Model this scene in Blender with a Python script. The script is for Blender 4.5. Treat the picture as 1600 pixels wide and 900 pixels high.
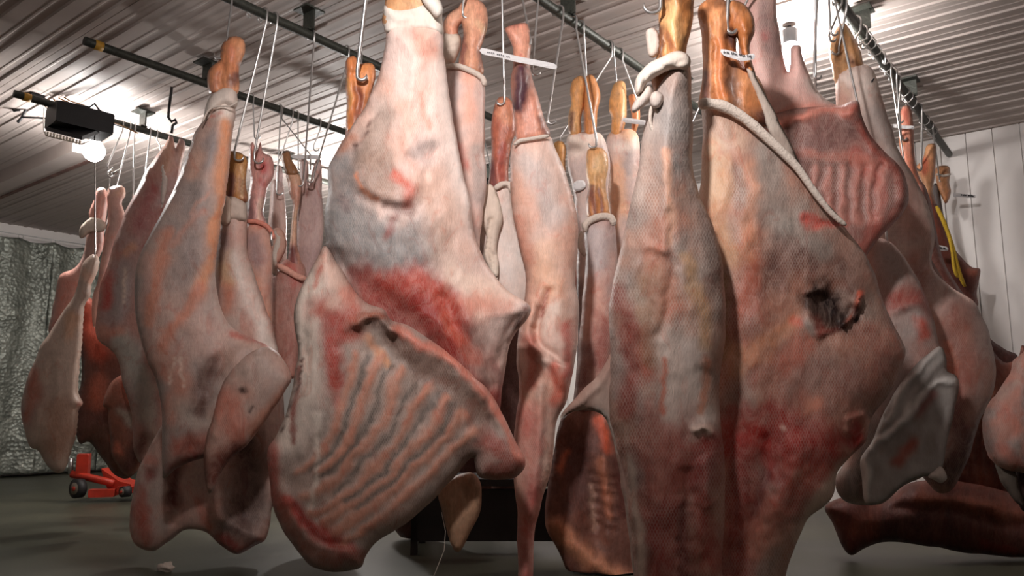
import bpy, bmesh, math, random
import numpy as np
from mathutils import Vector, noise, geometry
random.seed(7); rng = np.random.RandomState(7)
C = bpy.context.scene.collection
for o in list(bpy.data.objects): bpy.data.objects.remove(o)

# ---------------------------------------------------------------- camera
F = 1230.0; YAW = math.radians(37.9); PITCH = math.atan(190/1230); CH = 0.85
RT = Vector((math.sin(YAW), -math.cos(YAW), 0)); HF = Vector((math.cos(YAW), math.sin(YAW), 0)); UP = Vector((0,0,1))
cam_data = bpy.data.cameras.new('camera'); cam = bpy.data.objects.new('camera', cam_data); C.objects.link(cam)
cam_data.sensor_width = 36; cam_data.lens = F*36/1600; cam_data.clip_start = .05
cam.location = (0,0,CH); cam.rotation_euler = (math.pi/2+PITCH, 0, YAW-math.pi/2)
bpy.context.scene.camera = cam
def P(px, py, D):
    """world point on the vertical plane standing D metres in front of the camera"""
    u = (px-800)/F; v = (450-py)/F
    k = D/(math.cos(PITCH)-v*math.sin(PITCH))
    return Vector((0,0,CH)) + RT*(u*k) + HF*D + UP*((math.sin(PITCH)+v*math.cos(PITCH))*k)
# ---------------------------------------------------------------- world, exposure, lights
w = bpy.data.worlds.new('world'); bpy.context.scene.world = w; w.use_nodes = True
w.node_tree.nodes['Background'].inputs[0].default_value = (.9,.92,1,1); w.node_tree.nodes['Background'].inputs[1].default_value = .02
vs = bpy.context.scene.view_settings
bpy.context.scene.display_settings.display_device = 'sRGB'
vs.view_transform = 'Standard'; vs.look = 'None'; vs.gamma = 1; vs.use_curve_mapping = False
vs.exposure = 0.0
def point_light(name, loc, power, radius, col=(1,.925,.88)):
    l = bpy.data.lights.new(name, 'POINT'); l.energy = power; l.shadow_soft_size = radius; l.color = col
    o = bpy.data.objects.new(name, l); o.location = loc; C.objects.link(o); return o
def rel(r, f, z): return RT*r + HF*f + UP*z
def spot(name, loc, target, power, size, col=(1,.94,.92)):
    l = bpy.data.lights.new(name, 'SPOT'); l.energy = power; l.shadow_soft_size = .10; l.color = col; l.spot_size = math.radians(size); l.spot_blend = 1
    o = bpy.data.objects.new(name, l); o.location = loc; o.rotation_euler = (Vector(target)-Vector(loc)).to_track_quat('-Z','Y').to_euler(); C.objects.link(o)
spot('front_flood_lamp', rel(-.45, .7, 2.75), rel(.2, 3.6, 2.72), 440, 106)
point_light('front_fill_light', rel(1.2, -.6, 2.9), 16, .08)  # unseen fill light added to lift the front of the carcasses

# ---------------------------------------------------------------- helpers
def lin(c): 
    c = np.asarray(c, float)/255.0
    return np.where(c <= .04045, c/12.92, ((c+.055)/1.055)**2.4)
def link(name, me, parent=None, mat=None):
    o = bpy.data.objects.new(name, me); C.objects.link(o)
    if mat: me.materials.append(mat)
    if parent:
        o.parent = parent; o.matrix_parent_inverse.identity()
        me.transform(__import__('mathutils').Matrix.Translation(-wloc(parent)))
    return o
def wloc(o):
    v = Vector(o.location)
    while o.parent: o = o.parent; v += Vector(o.location)
    return v
def thing(name, label, cat, loc, group=None):
    o = bpy.data.objects.new(name, None); o.empty_display_size = .1; C.objects.link(o)
    o.location = loc; o['label'] = label; o['category'] = cat
    if group: o['group'] = group
    return o
def tag(o, label, cat, group=None):
    o['label'] = label; o['category'] = cat
    if group: o['group'] = group
    return o
def struct(o): o['kind'] = 'structure'; return o
def smooth(me):
    me.polygons.foreach_set('use_smooth', [True]*len(me.polygons))
def from_bm(name, bm, mat, parent=None, sm=False):
    me = bpy.data.meshes.new(name); bm.to_mesh(me); bm.free()
    if sm: smooth(me)
    return link(name, me, parent, mat)
def box(bm, c, s, rz=0):
    r = bmesh.ops.create_cube(bm, size=1)['verts']
    for v in r:
        x, y, z = v.co.x*s[0], v.co.y*s[1], v.co.z*s[2]
        v.co = Vector((c[0]+x*math.cos(rz)-y*math.sin(rz), c[1]+x*math.sin(rz)+y*math.cos(rz), c[2]+z))
    return r
def tube_bm(bm, pts, rad, seg=8):
    pts = [Vector(p) for p in pts]; n = len(pts)
    rad = [rad]*n if np.isscalar(rad) else list(rad)
    rings = []; prev = None
    for i, p in enumerate(pts):
        t = (pts[min(i+1,n-1)]-pts[max(i-1,0)]).normalized()
        if prev is None:
            a = Vector((0,0,1)) if abs(t.z) < .9 else Vector((1,0,0)); nrm = t.cross(a).normalized()
        else: nrm = (prev - t*prev.dot(t)).normalized()
        prev = nrm; b = t.cross(nrm)
        rings.append([bm.verts.new(p+(nrm*math.cos(k*2*math.pi/seg)+b*math.sin(k*2*math.pi/seg))*rad[i]) for k in range(seg)])
    for i in range(n-1):
        for k in range(seg): bm.faces.new((rings[i][k], rings[i][(k+1)%seg], rings[i+1][(k+1)%seg], rings[i+1][k]))
    for r_, s in ((rings[0], -1), (rings[-1], 1)):
        c = bm.verts.new(sum((v.co for v in r_), Vector())/seg)
        for k in range(seg): bm.faces.new((r_[(k+1)%seg], r_[k], c) if s < 0 else (r_[k], r_[(k+1)%seg], c))
def tube(name, pts, rad, mat, parent=None, seg=8):
    bm = bmesh.new(); tube_bm(bm, pts, rad, seg); bmesh.ops.recalc_face_normals(bm, faces=bm.faces)
    return from_bm(name, bm, mat, parent, True)
def crom(pts, step, closed=True):
    pts = [np.array(p, float) for p in pts]; n = len(pts); out = []
    rngi = range(n) if closed else range(n-1)
    for i in rngi:
        if closed: a, b, c, d = pts[(i-1)%n], pts[i], pts[(i+1)%n], pts[(i+2)%n]
        else: a, b, c, d = pts[max(i-1,0)], pts[i], pts[i+1], pts[min(i+2,n-1)]
        k = max(1, int(round(np.linalg.norm(c-b)/step)))
        for j in range(k):
            t = j/k
            out.append(.5*((2*b)+(-a+c)*t+(2*a-5*b+4*c-d)*t*t+(-a+3*b-3*c+d)*t**3))
    if not closed: out.append(pts[-1])
    return np.array(out)
def vnoise(X, Y, s, seed=0):
    """cheap vectorised value noise, -1..1"""
    x = X/s+seed*17.3; y = Y/s+seed*9.1
    xi = np.floor(x).astype(int); yi = np.floor(y).astype(int); fx = x-xi; fy = y-yi
    fx = fx*fx*(3-2*fx); fy = fy*fy*(3-2*fy)
    def h(a, b):
        q = (a*374761393+b*668265263+seed*1442695) & 0x7fffffff
        q = ((q ^ (q >> 13))*1274126177) & 0x7fffffff
        return (q & 0xffff)/32767.5-1
    return (h(xi,yi)*(1-fx)+h(xi+1,yi)*fx)*(1-fy)+(h(xi,yi+1)*(1-fx)+h(xi+1,yi+1)*fx)*fy
def fbm(X, Y, s, seed=0): return (vnoise(X,Y,s,seed)+.5*vnoise(X,Y,s/2,seed+1)+.25*vnoise(X,Y,s/4,seed+2))/1.75
def segdist(X, Y, pl, closed=False):
    pl = np.asarray(pl, float); d = np.full(X.shape, 1e9); n = len(pl)
    for i in range(n if closed else n-1):
        a = pl[i]; b = pl[(i+1)%n]; v = b-a; L = max((v**2).sum(), 1e-9)
        t = np.clip(((X-a[0])*v[0]+(Y-a[1])*v[1])/L, 0, 1)
        d = np.minimum(d, (X-a[0]-t*v[0])**2+(Y-a[1]-t*v[1])**2)
    return np.sqrt(d)
def inside(X, Y, pl):
    r = np.zeros(X.shape, bool); n = len(pl)
    for i in range(n):
        x1, y1 = pl[i]; x2, y2 = pl[(i+1)%n]
        if y1 == y2: continue
        c = ((y1 > Y) != (y2 > Y)) & (X < (x2-x1)*(Y-y1)/(y2-y1)+x1)
        r ^= c
    return r
# ---- named flesh colours (what the surfaces are, seen in flat light)
GREY=(160,142,136); DGREY=(128,112,108); PALE=(214,186,174); WHT=(226,210,200); PINK=(212,168,154); FLESH=(208,150,126)
ORANGE=(214,140,104); RED=(158,66,56); BRED=(186,78,62); DRED=(112,44,40); DARK=(64,36,32); FAT=(222,180,140)
BONE=(196,136,88); BONEL=(224,176,124); PURP=(92,54,56); BROWN=(120,78,60); CLOTH=(228,216,204)
SEED = [0]
def slab(name, outl, D, T, R, parent, mat, base=GREY, base2=PALE, mott=40, feats=(), cols=(), sp=6, lump=.012, lumps=45,
         tilt=(0,0), edge=1.2, net=0.0, warp=1.0, hang=None, streak=0.0):
    """A closed, rounded body: outline given in photo pixels, standing as a real solid D metres away,
       T half-thickness (m) reached R px from its rim; feats raise (+) or sink (-) relief; cols stain it."""
    SEED[0] += 3; sd = SEED[0]
    pl = crom(outl, sp)
    pl += np.stack([vnoise(pl[:,0], pl[:,1], 22, sd), vnoise(pl[:,0], pl[:,1], 22, sd+1)], 1)*edge
    x0, y0 = pl.min(0); x1, y1 = pl.max(0)
    gx, gy = np.meshgrid(np.arange(x0, x1, sp), np.arange(y0, y1, sp*.87))
    gx = gx+((np.arange(gx.shape[0])%2)*sp*.5)[:,None]; gx = gx.ravel(); gy = gy.ravel()
    ins = inside(gx, gy, pl); gx, gy = gx[ins], gy[ins]
    dd = segdist(gx, gy, pl, True); k = dd > sp*.55; gx, gy, dd = gx[k], gy[k], dd[k]
    nb = len(pl)
    pts = [Vector(p) for p in pl]+[Vector(p) for p in zip(gx, gy)]
    r = geometry.delaunay_2d_cdt(pts, [(i, (i+1)%nb) for i in range(nb)], [], 1, 1e-4)
    V = np.array([tuple(v) for v in r[0]]); tris = [tuple(f) for f in r[2]]; orig = r[3]
    X, Y = V[:,0], V[:,1]; isb = np.array([any(i < nb for i in o) or len(o) == 0 for o in orig])
    d = segdist(X, Y, pl, True); d[isb] = 0
    q = np.clip(d/R, 0, 1); prof = np.sqrt(np.maximum(0, 1-(1-q)**2))
    fade = np.clip(d/(sp*2.5), 0, 1)
    rel_ = np.zeros(len(X))
    wx = X+vnoise(X,Y,40,sd+4)*6*warp+vnoise(X,Y,12,sd+5)*3*warp; wy = Y+vnoise(X,Y,40,sd+6)*8*warp+vnoise(X,Y,12,sd+7)*3*warp
    for f in feats:
        pl_, wd, h = f
        rel_ += h*np.exp(-(segdist(wx, wy, crom(pl_, 12, False) if len(pl_) > 1 else [pl_[0], (pl_[0][0]+.1, pl_[0][1])])/wd)**2)
    ppm = F/D
    rel_ += lump*fbm(X, Y*.7, lumps, sd+8)*1.0 + lump*.35*fbm(X, Y*.6, 14, sd+9)
    tF = T*prof + rel_*fade; tF[isb] = 0
    tB = T*.8*prof; tB[isb] = 0
    DD = D+tilt[0]*(X-X.mean())/ppm+tilt[1]*(Y-Y.mean())/ppm
    # plane points
    u = (X-800)/F; v = (450-Y)/F; kk = DD/(math.cos(PITCH)-v*math.sin(PITCH))
    rt = np.array(RT); hf = np.array(HF); up = np.array(UP)
    base_p = np.array([0,0,CH])+np.outer(u*kk, rt)+np.outer(DD, hf)+np.outer((math.sin(PITCH)+v*math.cos(PITCH))*kk, up)
    DF = DD-tF; kf = DF/(math.cos(PITCH)-v*math.sin(PITCH))
    Fr = np.array([0,0,CH])+np.outer(u*kf, rt)+np.outer(DF, hf)+np.outer((math.sin(PITCH)+v*math.cos(PITCH))*kf, up); Bk = base_p+np.outer(tB, hf)
    n = len(X); bi = np.where(isb, np.arange(n), 0); idx = np.where(~isb)[0]; bi[idx] = n+np.arange(len(idx))
    verts = np.vstack([Fr, Bk[idx]])
    verts[:,2] = np.maximum(verts[:,2], .012)
    faces = []
    for (a, b, c) in tris:
        # pixel y runs down, so the ccw pixel order faces away from the camera
        s = (X[b]-X[a])*(Y[c]-Y[a])-(X[c]-X[a])*(Y[b]-Y[a])
        if s > 0: b, c = c, b
        faces.append((a, b, c)); 
        if not (isb[a] and isb[b] and isb[c]): faces.append((int(bi[a]), int(bi[c]), int(bi[b])))
        else: pass
    me = bpy.data.meshes.new(name); me.from_pydata(verts.tolist(), [], faces); smooth(me)
    # colour of the tissue, with the shade some stains paint in
    col = np.tile(lin(base), (n,1)); c2 = lin(base2)
    m = np.clip(.5+1.1*fbm(X, Y*.8, mott, sd+11), 0, 1)[:,None]; m = m*m*(3-2*m); col = col*(1-m)+c2*m
    netk = np.ones(n)
    for c_ in sorted(cols, key=lambda c_: -min(c_[1], 26) if c_[3] < 1 else 0.0):
        pl_, wd, cc, al = c_[:4]; soft = c_[4] if len(c_) > 4 else 2.8
        pp = crom(pl_, 12, False) if len(pl_) > 1 else np.array([pl_[0], (pl_[0][0]+.1, pl_[0][1])])
        ds = segdist(wx, wy, pp)/wd/(1+.4*fbm(X, Y*.7, 26, sd+17)+.15*vnoise(X, Y*.5, 7, sd+18)); a = al*np.exp(-np.abs(ds)**soft)*(1.0+.3*fbm(X, Y*.6, 16, sd+13)); a = np.clip(a, 0, 1)[:,None]
        col = col*(1-a)+lin(cc)*a
        netk = netk*(1-a[:,0]*(1 if al == 1 else .3))
    col = col*(1+.12*fbm(X, Y*.5, 18, sd+15))[:,None]
    if streak: col = col*(1+streak*vnoise(X, Y*.12, 5, sd+16))[:,None]
    if mat is M_DRY: col = col*.8
    if mat is M_BONE: col = col*np.array([.80,.84,.92])
    col = np.clip(col, .004, .9)
    ca = me.color_attributes.new('Col', 'FLOAT_COLOR', 'POINT')
    allc = np.ones((len(verts),4)); allc[:n,:3] = col; allc[n:,:3] = col[idx]; allc[:n,3] = net*netk; allc[n:,3] = net
    ca.data.foreach_set('color', allc.ravel())
    uv = me.uv_layers.new(name='UVMap'); li = np.zeros(len(me.loops), int); me.loops.foreach_get('vertex_index', li)
    U = (X-800)/ppm; W = (450-Y)/ppm; uu = np.concatenate([U, U[idx]]); ww = np.concatenate([W, W[idx]])
    uv.data.foreach_set('uv', np.stack([uu[li], ww[li]], 1).ravel())
    if mat is M_PAPER: me.polygons.foreach_set('use_smooth', [False]*len(me.polygons))
    return link(name, me, parent, mat)
def strip(name, pts, D, rpx, parent, mat, seg=8, step=8, lift=0):
    """rolled cloth or cord through photo pixels at distance D"""
    pl = crom(pts, step, False); n = len(pl)
    s = rpx*D/F
    rr = [s*(1+.16*noise.noise((i*.45, pts[0][0], 0)))*(1 if 0 < i < n-1 else .6) for i in range(n)]
    if name == 'cloth_hem': rr = [q*(1-.62*(i/n)**1.3) for i, q in enumerate(rr)]
    return tube(name, [P(p[0], p[1], D-lift) for p in pl], rr, mat, parent, seg)

# ---------------------------------------------------------------- materials
def newmat(name): 
    m = bpy.data.materials.new(name); m.use_nodes = True; nt = m.node_tree; return m, nt, nt.nodes['Principled BSDF']
def N(nt, t, **k):
    n = nt.nodes.new(t)
    for a, b in k.items(): setattr(n, a, b)
    return n
def simple(name, c, rough=.6, metal=0, bump=0, scale=40, var=.15, emit=None, spec=.5):
    m, nt, b = newmat(name)
    b.inputs['Roughness'].default_value = rough; b.inputs['Metallic'].default_value = metal
    b.inputs['Specular IOR Level'].default_value = spec
    tc = N(nt,'ShaderNodeTexCoord'); nz = N(nt,'ShaderNodeTexNoise'); nz.inputs['Scale'].default_value = scale; nz.inputs['Detail'].default_value = 5
    nt.links.new(tc.outputs['Object'], nz.inputs['Vector'])
    rp = N(nt,'ShaderNodeValToRGB'); l = lin(c)
    rp.color_ramp.elements[0].position = .3; rp.color_ramp.elements[1].position = .7
    rp.color_ramp.elements[0].color = (*(l*(1-var)),1); rp.color_ramp.elements[1].color = (*np.clip(l*(1+var),0,1),1)
    nt.links.new(nz.outputs['Fac'], rp.inputs[0]); nt.links.new(rp.outputs[0], b.inputs['Base Color'])
    if bump:
        bp = N(nt,'ShaderNodeBump'); bp.inputs['Strength'].default_value = bump; bp.inputs['Distance'].default_value = .01
        nt.links.new(nz.outputs['Fac'], bp.inputs['Height']); nt.links.new(bp.outputs[0], b.inputs['Normal'])
    if emit: b.inputs['Emission Color'].default_value = (*emit[0],1); b.inputs['Emission Strength'].default_value = emit[1]
    return m
def meat(name, rough=.5, spec=.4, netscale=1.0, fib=.09, marb=.3, fatl=.35):
    m, nt, b = newmat(name); L = nt.links.new
    at = N(nt,'ShaderNodeAttribute', attribute_name='Col'); uv = N(nt,'ShaderNodeUVMap')
    # fibre and mottle
    mp = N(nt,'ShaderNodeMapping'); mp.inputs['Scale'].default_value = (60,14,1); L(uv.outputs[0], mp.inputs[0])
    n1 = N(nt,'ShaderNodeTexNoise'); n1.inputs['Scale'].default_value = 1.4; n1.inputs['Detail'].default_value = 6; n1.inputs['Distortion'].default_value = 1.2; L(mp.outputs[0], n1.inputs['Vector'])
    n2 = N(nt,'ShaderNodeTexNoise'); n2.inputs['Scale'].default_value = 22; n2.inputs['Detail'].default_value = 7; n2.inputs['Roughness'].default_value = .65; L(uv.outputs[0], n2.inputs['Vector'])
    mr = N(nt,'ShaderNodeMapRange'); mr.inputs[1].default_value = .3; mr.inputs[2].default_value = .7; mr.inputs[3].default_value = 1-fib; mr.inputs[4].default_value = 1+fib; L(n1.outputs['Fac'], mr.inputs[0])
    mr2 = N(nt,'ShaderNodeMapRange'); mr2.inputs[1].default_value = .3; mr2.inputs[2].default_value = .7; mr2.inputs[3].default_value = 1-fib; mr2.inputs[4].default_value = 1+fib; L(n2.outputs['Fac'], mr2.inputs[0])
    mu = N(nt,'ShaderNodeMath', operation='MULTIPLY'); L(mr.outputs[0], mu.inputs[0]); L(mr2.outputs[0], mu.inputs[1])
    sc = N(nt,'ShaderNodeVectorMath', operation='SCALE'); L(at.outputs['Color'], sc.inputs[0]); L(mu.outputs[0], sc.inputs['Scale'])
    nm = N(nt,'ShaderNodeTexNoise'); nm.inputs['Scale'].default_value = 9; nm.inputs['Detail'].default_value = 8; nm.inputs['Distortion'].default_value = 1.6; nm.inputs['Roughness'].default_value = .6
    mm0 = N(nt,'ShaderNodeMapping'); mm0.inputs['Scale'].default_value = (1.3,.7,1); L(uv.outputs[0], mm0.inputs[0]); L(mm0.outputs[0], nm.inputs['Vector'])
    rm = N(nt,'ShaderNodeValToRGB'); cr = rm.color_ramp; cr.elements[0].position = .44; cr.elements[0].color = (0,0,0,1); cr.elements[1].position = .5; cr.elements[1].color = (1,1,1,1); e_ = cr.elements.new(.56); e_.color = (0,0,0,1)
    L(nm.outputs['Fac'], rm.inputs[0])
    mf = N(nt,'ShaderNodeMath', operation='MULTIPLY'); L(rm.outputs[0], mf.inputs[0]); mf.inputs[1].default_value = marb*fatl
    # redder where the membrane is thin
    rr_ = N(nt,'ShaderNodeMapRange'); rr_.inputs[1].default_value = .56; rr_.inputs[2].default_value = .7; rr_.inputs[4].default_value = marb*1.6; L(nm.outputs['Fac'], rr_.inputs[0])
    mxr = N(nt,'ShaderNodeMix', data_type='RGBA', blend_type='MULTIPLY'); L(rr_.outputs[0], mxr.inputs[0]); L(sc.outputs[0], mxr.inputs[6]); mxr.inputs[7].default_value = (.92,.5,.42,1)
    mxf = N(nt,'ShaderNodeMix', data_type='RGBA'); L(mf.outputs[0], mxf.inputs[0]); L(mxr.outputs[2], mxf.inputs[6]); mxf.inputs[7].default_value = (*lin((226,196,180)),1)
    # knitted netting: two families of fine threads
    ws = []
    for sx, sy, ph in ((1,.45,0),(1,-.45,1)):
        mm = N(nt,'ShaderNodeMapping'); mm.inputs['Scale'].default_value = (sx*netscale, sy*netscale, 1); L(uv.outputs[0], mm.inputs[0])
        wv = N(nt,'ShaderNodeTexWave', wave_type='BANDS', bands_direction='DIAGONAL'); wv.inputs['Scale'].default_value = 62
        wv.inputs['Distortion'].default_value = 5; wv.inputs['Detail'].default_value = 1; wv.inputs['Detail Scale'].default_value = .12; L(mm.outputs[0], wv.inputs['Vector']); ws.append(wv)
    mx = N(nt,'ShaderNodeMath', operation='MAXIMUM'); L(ws[0].outputs['Fac'], mx.inputs[0]); L(ws[1].outputs['Fac'], mx.inputs[1])
    pw = N(nt,'ShaderNodeMath', operation='POWER'); pw.inputs[1].default_value = 4; L(mx.outputs[0], pw.inputs[0])
    pw2 = N(nt,'ShaderNodeMath', operation='MULTIPLY'); L(pw.outputs[0], pw2.inputs[0]); pw2.inputs[1].default_value = .42
    na = N(nt,'ShaderNodeMath', operation='MULTIPLY'); L(pw2.outputs[0], na.inputs[0]); L(at.outputs['Alpha'], na.inputs[1])
    # where the net pulls tight it shows, elsewhere it sinks in
    n3 = N(nt,'ShaderNodeTexNoise'); n3.inputs['Scale'].default_value = 5; n3.inputs['Detail'].default_value = 2; L(uv.outputs[0], n3.inputs['Vector'])
    m3 = N(nt,'ShaderNodeMapRange'); m3.inputs[1].default_value = .38; m3.inputs[2].default_value = .62; m3.inputs[3].default_value = .25; L(n3.outputs['Fac'], m3.inputs[0])
    nb = N(nt,'ShaderNodeMath', operation='MULTIPLY'); L(na.outputs[0], nb.inputs[0]); L(m3.outputs[0], nb.inputs[1])
    mix = N(nt,'ShaderNodeMix', data_type='RGBA'); L(nb.outputs[0], mix.inputs[0]); L(mxf.outputs[2], mix.inputs[6]); mix.inputs[7].default_value = (*lin((226,212,202)),1)
    L(mix.outputs[2], b.inputs['Base Color'])
    ad = N(nt,'ShaderNodeMath', operation='MULTIPLY_ADD'); L(nb.outputs[0], ad.inputs[0]); ad.inputs[1].default_value = .5; L(n2.outputs['Fac'], ad.inputs[2])
    a2 = N(nt,'ShaderNodeMath', operation='ADD'); L(ad.outputs[0], a2.inputs[0]); L(n1.outputs['Fac'], a2.inputs[1])
    bp = N(nt,'ShaderNodeBump'); bp.inputs['Strength'].default_value = .38; bp.inputs['Distance'].default_value = .006; L(a2.outputs[0], bp.inputs['Height']); L(bp.outputs[0], b.inputs['Normal'])
    b.inputs['Roughness'].default_value = rough; b.inputs['Specular IOR Level'].default_value = spec
    return m
M_MEAT = meat('wrapped_beef', .5, .3); M_WET = meat('bare_meat', .55, .3, fib=.16, marb=.25, fatl=.1); M_BONE = meat('bare_shank', .42, .4, fib=.2, marb=.12); M_DRY = meat('knit_cloth', .85, .15, 1.6, fib=.06, marb=0.0)
M_CLOTH = simple('white_cotton', (204,190,178), .9, bump=.6, scale=90, var=.06)
M_STEEL = simple('hook_steel', (186,184,182), .32, .85, scale=30, var=.12)
M_RAIL = simple('greased_rail', (62,64,58), .5, .4, bump=.3, scale=60, var=.3)
M_BLACK = simple('black_plastic', (26,26,28), .5, scale=20, var=.2)
M_PAPER = simple('paper_strip', (206,204,204), .7, scale=20, var=.03)
M_INK = simple('ink', (30,30,36), .8)
M_TAPE = simple('yellow_tape', (190,142,48), .6)
M_YROPE = simple('yellow_cord', (206,168,40), .6, bump=.8, scale=200)

# ceiling / wall / floor
def metal_ceiling():
    m = simple('painted_ceiling_steel', (190,178,172), .62, 0, bump=.05, scale=3, var=.05); return m
M_CEIL = metal_ceiling()
M_WALL = simple('white_wall_panel', (230,224,220), .5, 0, scale=2, var=.05)
m, nt, b = newmat('wet_concrete'); L = nt.links.new
tc = N(nt,'ShaderNodeTexCoord'); n1 = N(nt,'ShaderNodeTexNoise'); n1.inputs['Scale'].default_value = .9; n1.inputs['Detail'].default_value = 7; L(tc.outputs['Object'], n1.inputs['Vector'])
rp = N(nt,'ShaderNodeValToRGB'); rp.color_ramp.elements[0].position = .35; rp.color_ramp.elements[0].color = (*lin((50,50,40)),1); rp.color_ramp.elements[1].position = .68; rp.color_ramp.elements[1].color = (*lin((84,83,68)),1)
L(n1.outputs['Fac'], rp.inputs[0]); L(rp.outputs[0], b.inputs['Base Color'])
rr = N(nt,'ShaderNodeMapRange'); rr.inputs[3].default_value = .22; rr.inputs[4].default_value = .6; L(n1.outputs['Fac'], rr.inputs[0]); L(rr.outputs[0], b.inputs['Roughness'])
M_FLOOR = m

# ================================================================ THE ROOM
ZC = 3.30; X0, X1, Y0, Y1 = -3.2, 7.85, -3.2, 11.6
def slabbox(name, a, b, mat):
    bm = bmesh.new(); box(bm, [(a[i]+b[i])/2 for i in range(3)], [b[i]-a[i] for i in range(3)]); return struct(from_bm(name, bm, mat))
slabbox('floor', (X0,Y0,-.1), (X1,Y1,0), M_FLOOR)
slabbox('wall_left', (X0,Y1,0), (X1,Y1+.1,ZC+.1), M_WALL)
slabbox('wall_back', (X0-.1,Y0,0), (X0,Y1,ZC+.1), M_WALL)
slabbox('wall_front', (X0,Y0-.1,0), (X1,Y0,ZC+.1), M_WALL)
# ceiling of steel sheets with raised ribs; each sheet is a piece of its own
ceil = slabbox('ceiling', (X0,Y0,ZC+.03), (X1,Y1,ZC+.1), M_CEIL)
PITCHR = .19; prof = [(0,0),(.050,0),(.058,-.003),(.070,-.003),(.078,0),(.125,0),(.136,-.010),(.160,-.010),(.166,0),(PITCHR,0)]
def sheet(nr):
    bm = bmesh.new(); pr = []
    for k in range(nr):
        for (x,z) in prof[:-1]: pr.append((x+k*PITCHR, z))
    pr.append((nr*PITCHR-.004, 0))
    a = [bm.verts.new((x, 0, z)) for x,z in pr]; b_ = [bm.verts.new((x, Y1-Y0, z)) for x,z in pr]
    c = bm.verts.new((0,0,.028)); d = bm.verts.new((pr[-1][0],0,.028)); e = bm.verts.new((0,Y1-Y0,.028)); f = bm.verts.new((pr[-1][0],Y1-Y0,.028))
    for i in range(len(a)-1): bm.faces.new((a[i], b_[i], b_[i+1], a[i+1]))
    bm.faces.new((c,d,f,e)); bm.faces.new(a+[d,c]); bm.faces.new(b_+[f,e]); bm.faces.new((a[0],c,e,b_[0])); bm.faces.new((a[-1],b_[-1],f,d))
    bmesh.ops.recalc_face_normals(bm, faces=bm.faces)
    me = bpy.data.meshes.new('ceiling_panel'); bm.to_mesh(me); bm.free(); me.materials.append(M_CEIL); return me
sm_ = sheet(4); x = X0
while x < X1-.3:
    o = bpy.data.objects.new('ceiling_panel', sm_); C.objects.link(o); o.parent = ceil; o.location = (x, Y0, ZC); x += 4*PITCHR
# right wall of upright boards
wr = slabbox('wall_right', (X1,Y0,0), (X1+.1,Y1,ZC+.1), M_WALL)
bm = bmesh.new(); box(bm, (0,0,ZC/2), (.03,.197,ZC)); bmesh.ops.bevel(bm, geom=[e for e in bm.edges if abs(e.verts[0].co.z-e.verts[1].co.z) > 1], offset=.006, segments=1)
wm = bpy.data.meshes.new('wall_panel'); bm.to_mesh(wm); bm.free(); wm.materials.append(M_WALL)
y = -1.0
while y < 11.4:
    o = bpy.data.objects.new('wall_panel', wm); C.objects.link(o); o.parent = wr; o.location = (X1-.015, y, 0); y += .205
# boxed beam across the ceiling at the left
bm = bmesh.new(); box(bm, (3.06, 9.45, ZC-.07), (.20, 4.2, .14)); bb = from_bm('trim_1', bm, M_CEIL); struct(bb)
bm = bmesh.new(); box(bm, (3.178, 9.45, ZC-.075), (.035, 4.2, .15)); b2 = from_bm('beam_edge', bm, simple('rusty_edge', (112,82,74), .7, scale=8, var=.3), bb)

# ---------------------------------------------------------------- foil curtain along the left wall
m, nt, b = newmat('foil_tarp'); L = nt.links.new
tc = N(nt,'ShaderNodeTexCoord'); n1 = N(nt,'ShaderNodeTexNoise'); n1.inputs['Scale'].default_value = 5; n1.inputs['Detail'].default_value = 6; n1.inputs['Distortion'].default_value = .8; L(tc.outputs['Object'], n1.inputs['Vector'])
vo = N(nt,'ShaderNodeTexVoronoi'); vo.inputs['Scale'].default_value = 22; L(tc.outputs['Object'], vo.inputs['Vector'])
rp = N(nt,'ShaderNodeValToRGB'); rp.color_ramp.elements[0].position = .3; rp.color_ramp.elements[0].color = (*lin((96,100,92)),1); rp.color_ramp.elements[1].position = .7; rp.color_ramp.elements[1].color = (*lin((152,156,146)),1)
L(n1.outputs['Fac'], rp.inputs[0]); L(rp.outputs[0], b.inputs['Base Color']); b.inputs['Metallic'].default_value = .45; b.inputs['Roughness'].default_value = .42
ad = N(nt,'ShaderNodeMath', operation='ADD'); L(n1.outputs['Fac'], ad.inputs[0]); L(vo.outputs['Distance'], ad.inputs[1])
bp = N(nt,'ShaderNodeBump'); bp.inputs['Strength'].default_value = .5; bp.inputs['Distance'].default_value = .025; L(ad.outputs[0], bp.inputs['Height']); L(bp.outputs[0], b.inputs['Normal'])
M_FOIL = m
cx0, cx1, cz = 2.0, 7.6, 3.07
ct = thing('foil_curtain', 'silver grey crinkled foil curtain hanging along the far left wall', 'curtain', ((cx0+cx1)/2, Y1-.35, 0))
nx = 14
for k in range(7):
    a0 = cx0+k*.8; bm = bmesh.new(); NX, NZ = 26, 60; g = []
    for j in range(NZ+1):
        row = []
        for i in range(NX+1):
            xx = a0+i*.8/NX-.004*(k%2); zz = .04+(cz-.04)*j/NZ
            yy = Y1-.35+.035*math.sin(xx*11+.6*math.sin(zz*1.3+k))+.03*noise.noise((xx*2.5, zz*1.6, k))+.015*noise.noise((xx*9, zz*6, 3))
            row.append(bm.verts.new((xx, yy, zz-.03*abs(math.sin((xx-cx0)/.4*math.pi))*(j == NZ))))
        g.append(row)
    for j in range(NZ):
        for i in range(NX): bm.faces.new((g[j][i], g[j][i+1], g[j+1][i+1], g[j+1][i]))
    o = from_bm('curtain_panel', bm, M_FOIL, ct, True)
    so = o.modifiers.new('t','SOLIDIFY'); so.thickness = .006
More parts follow.
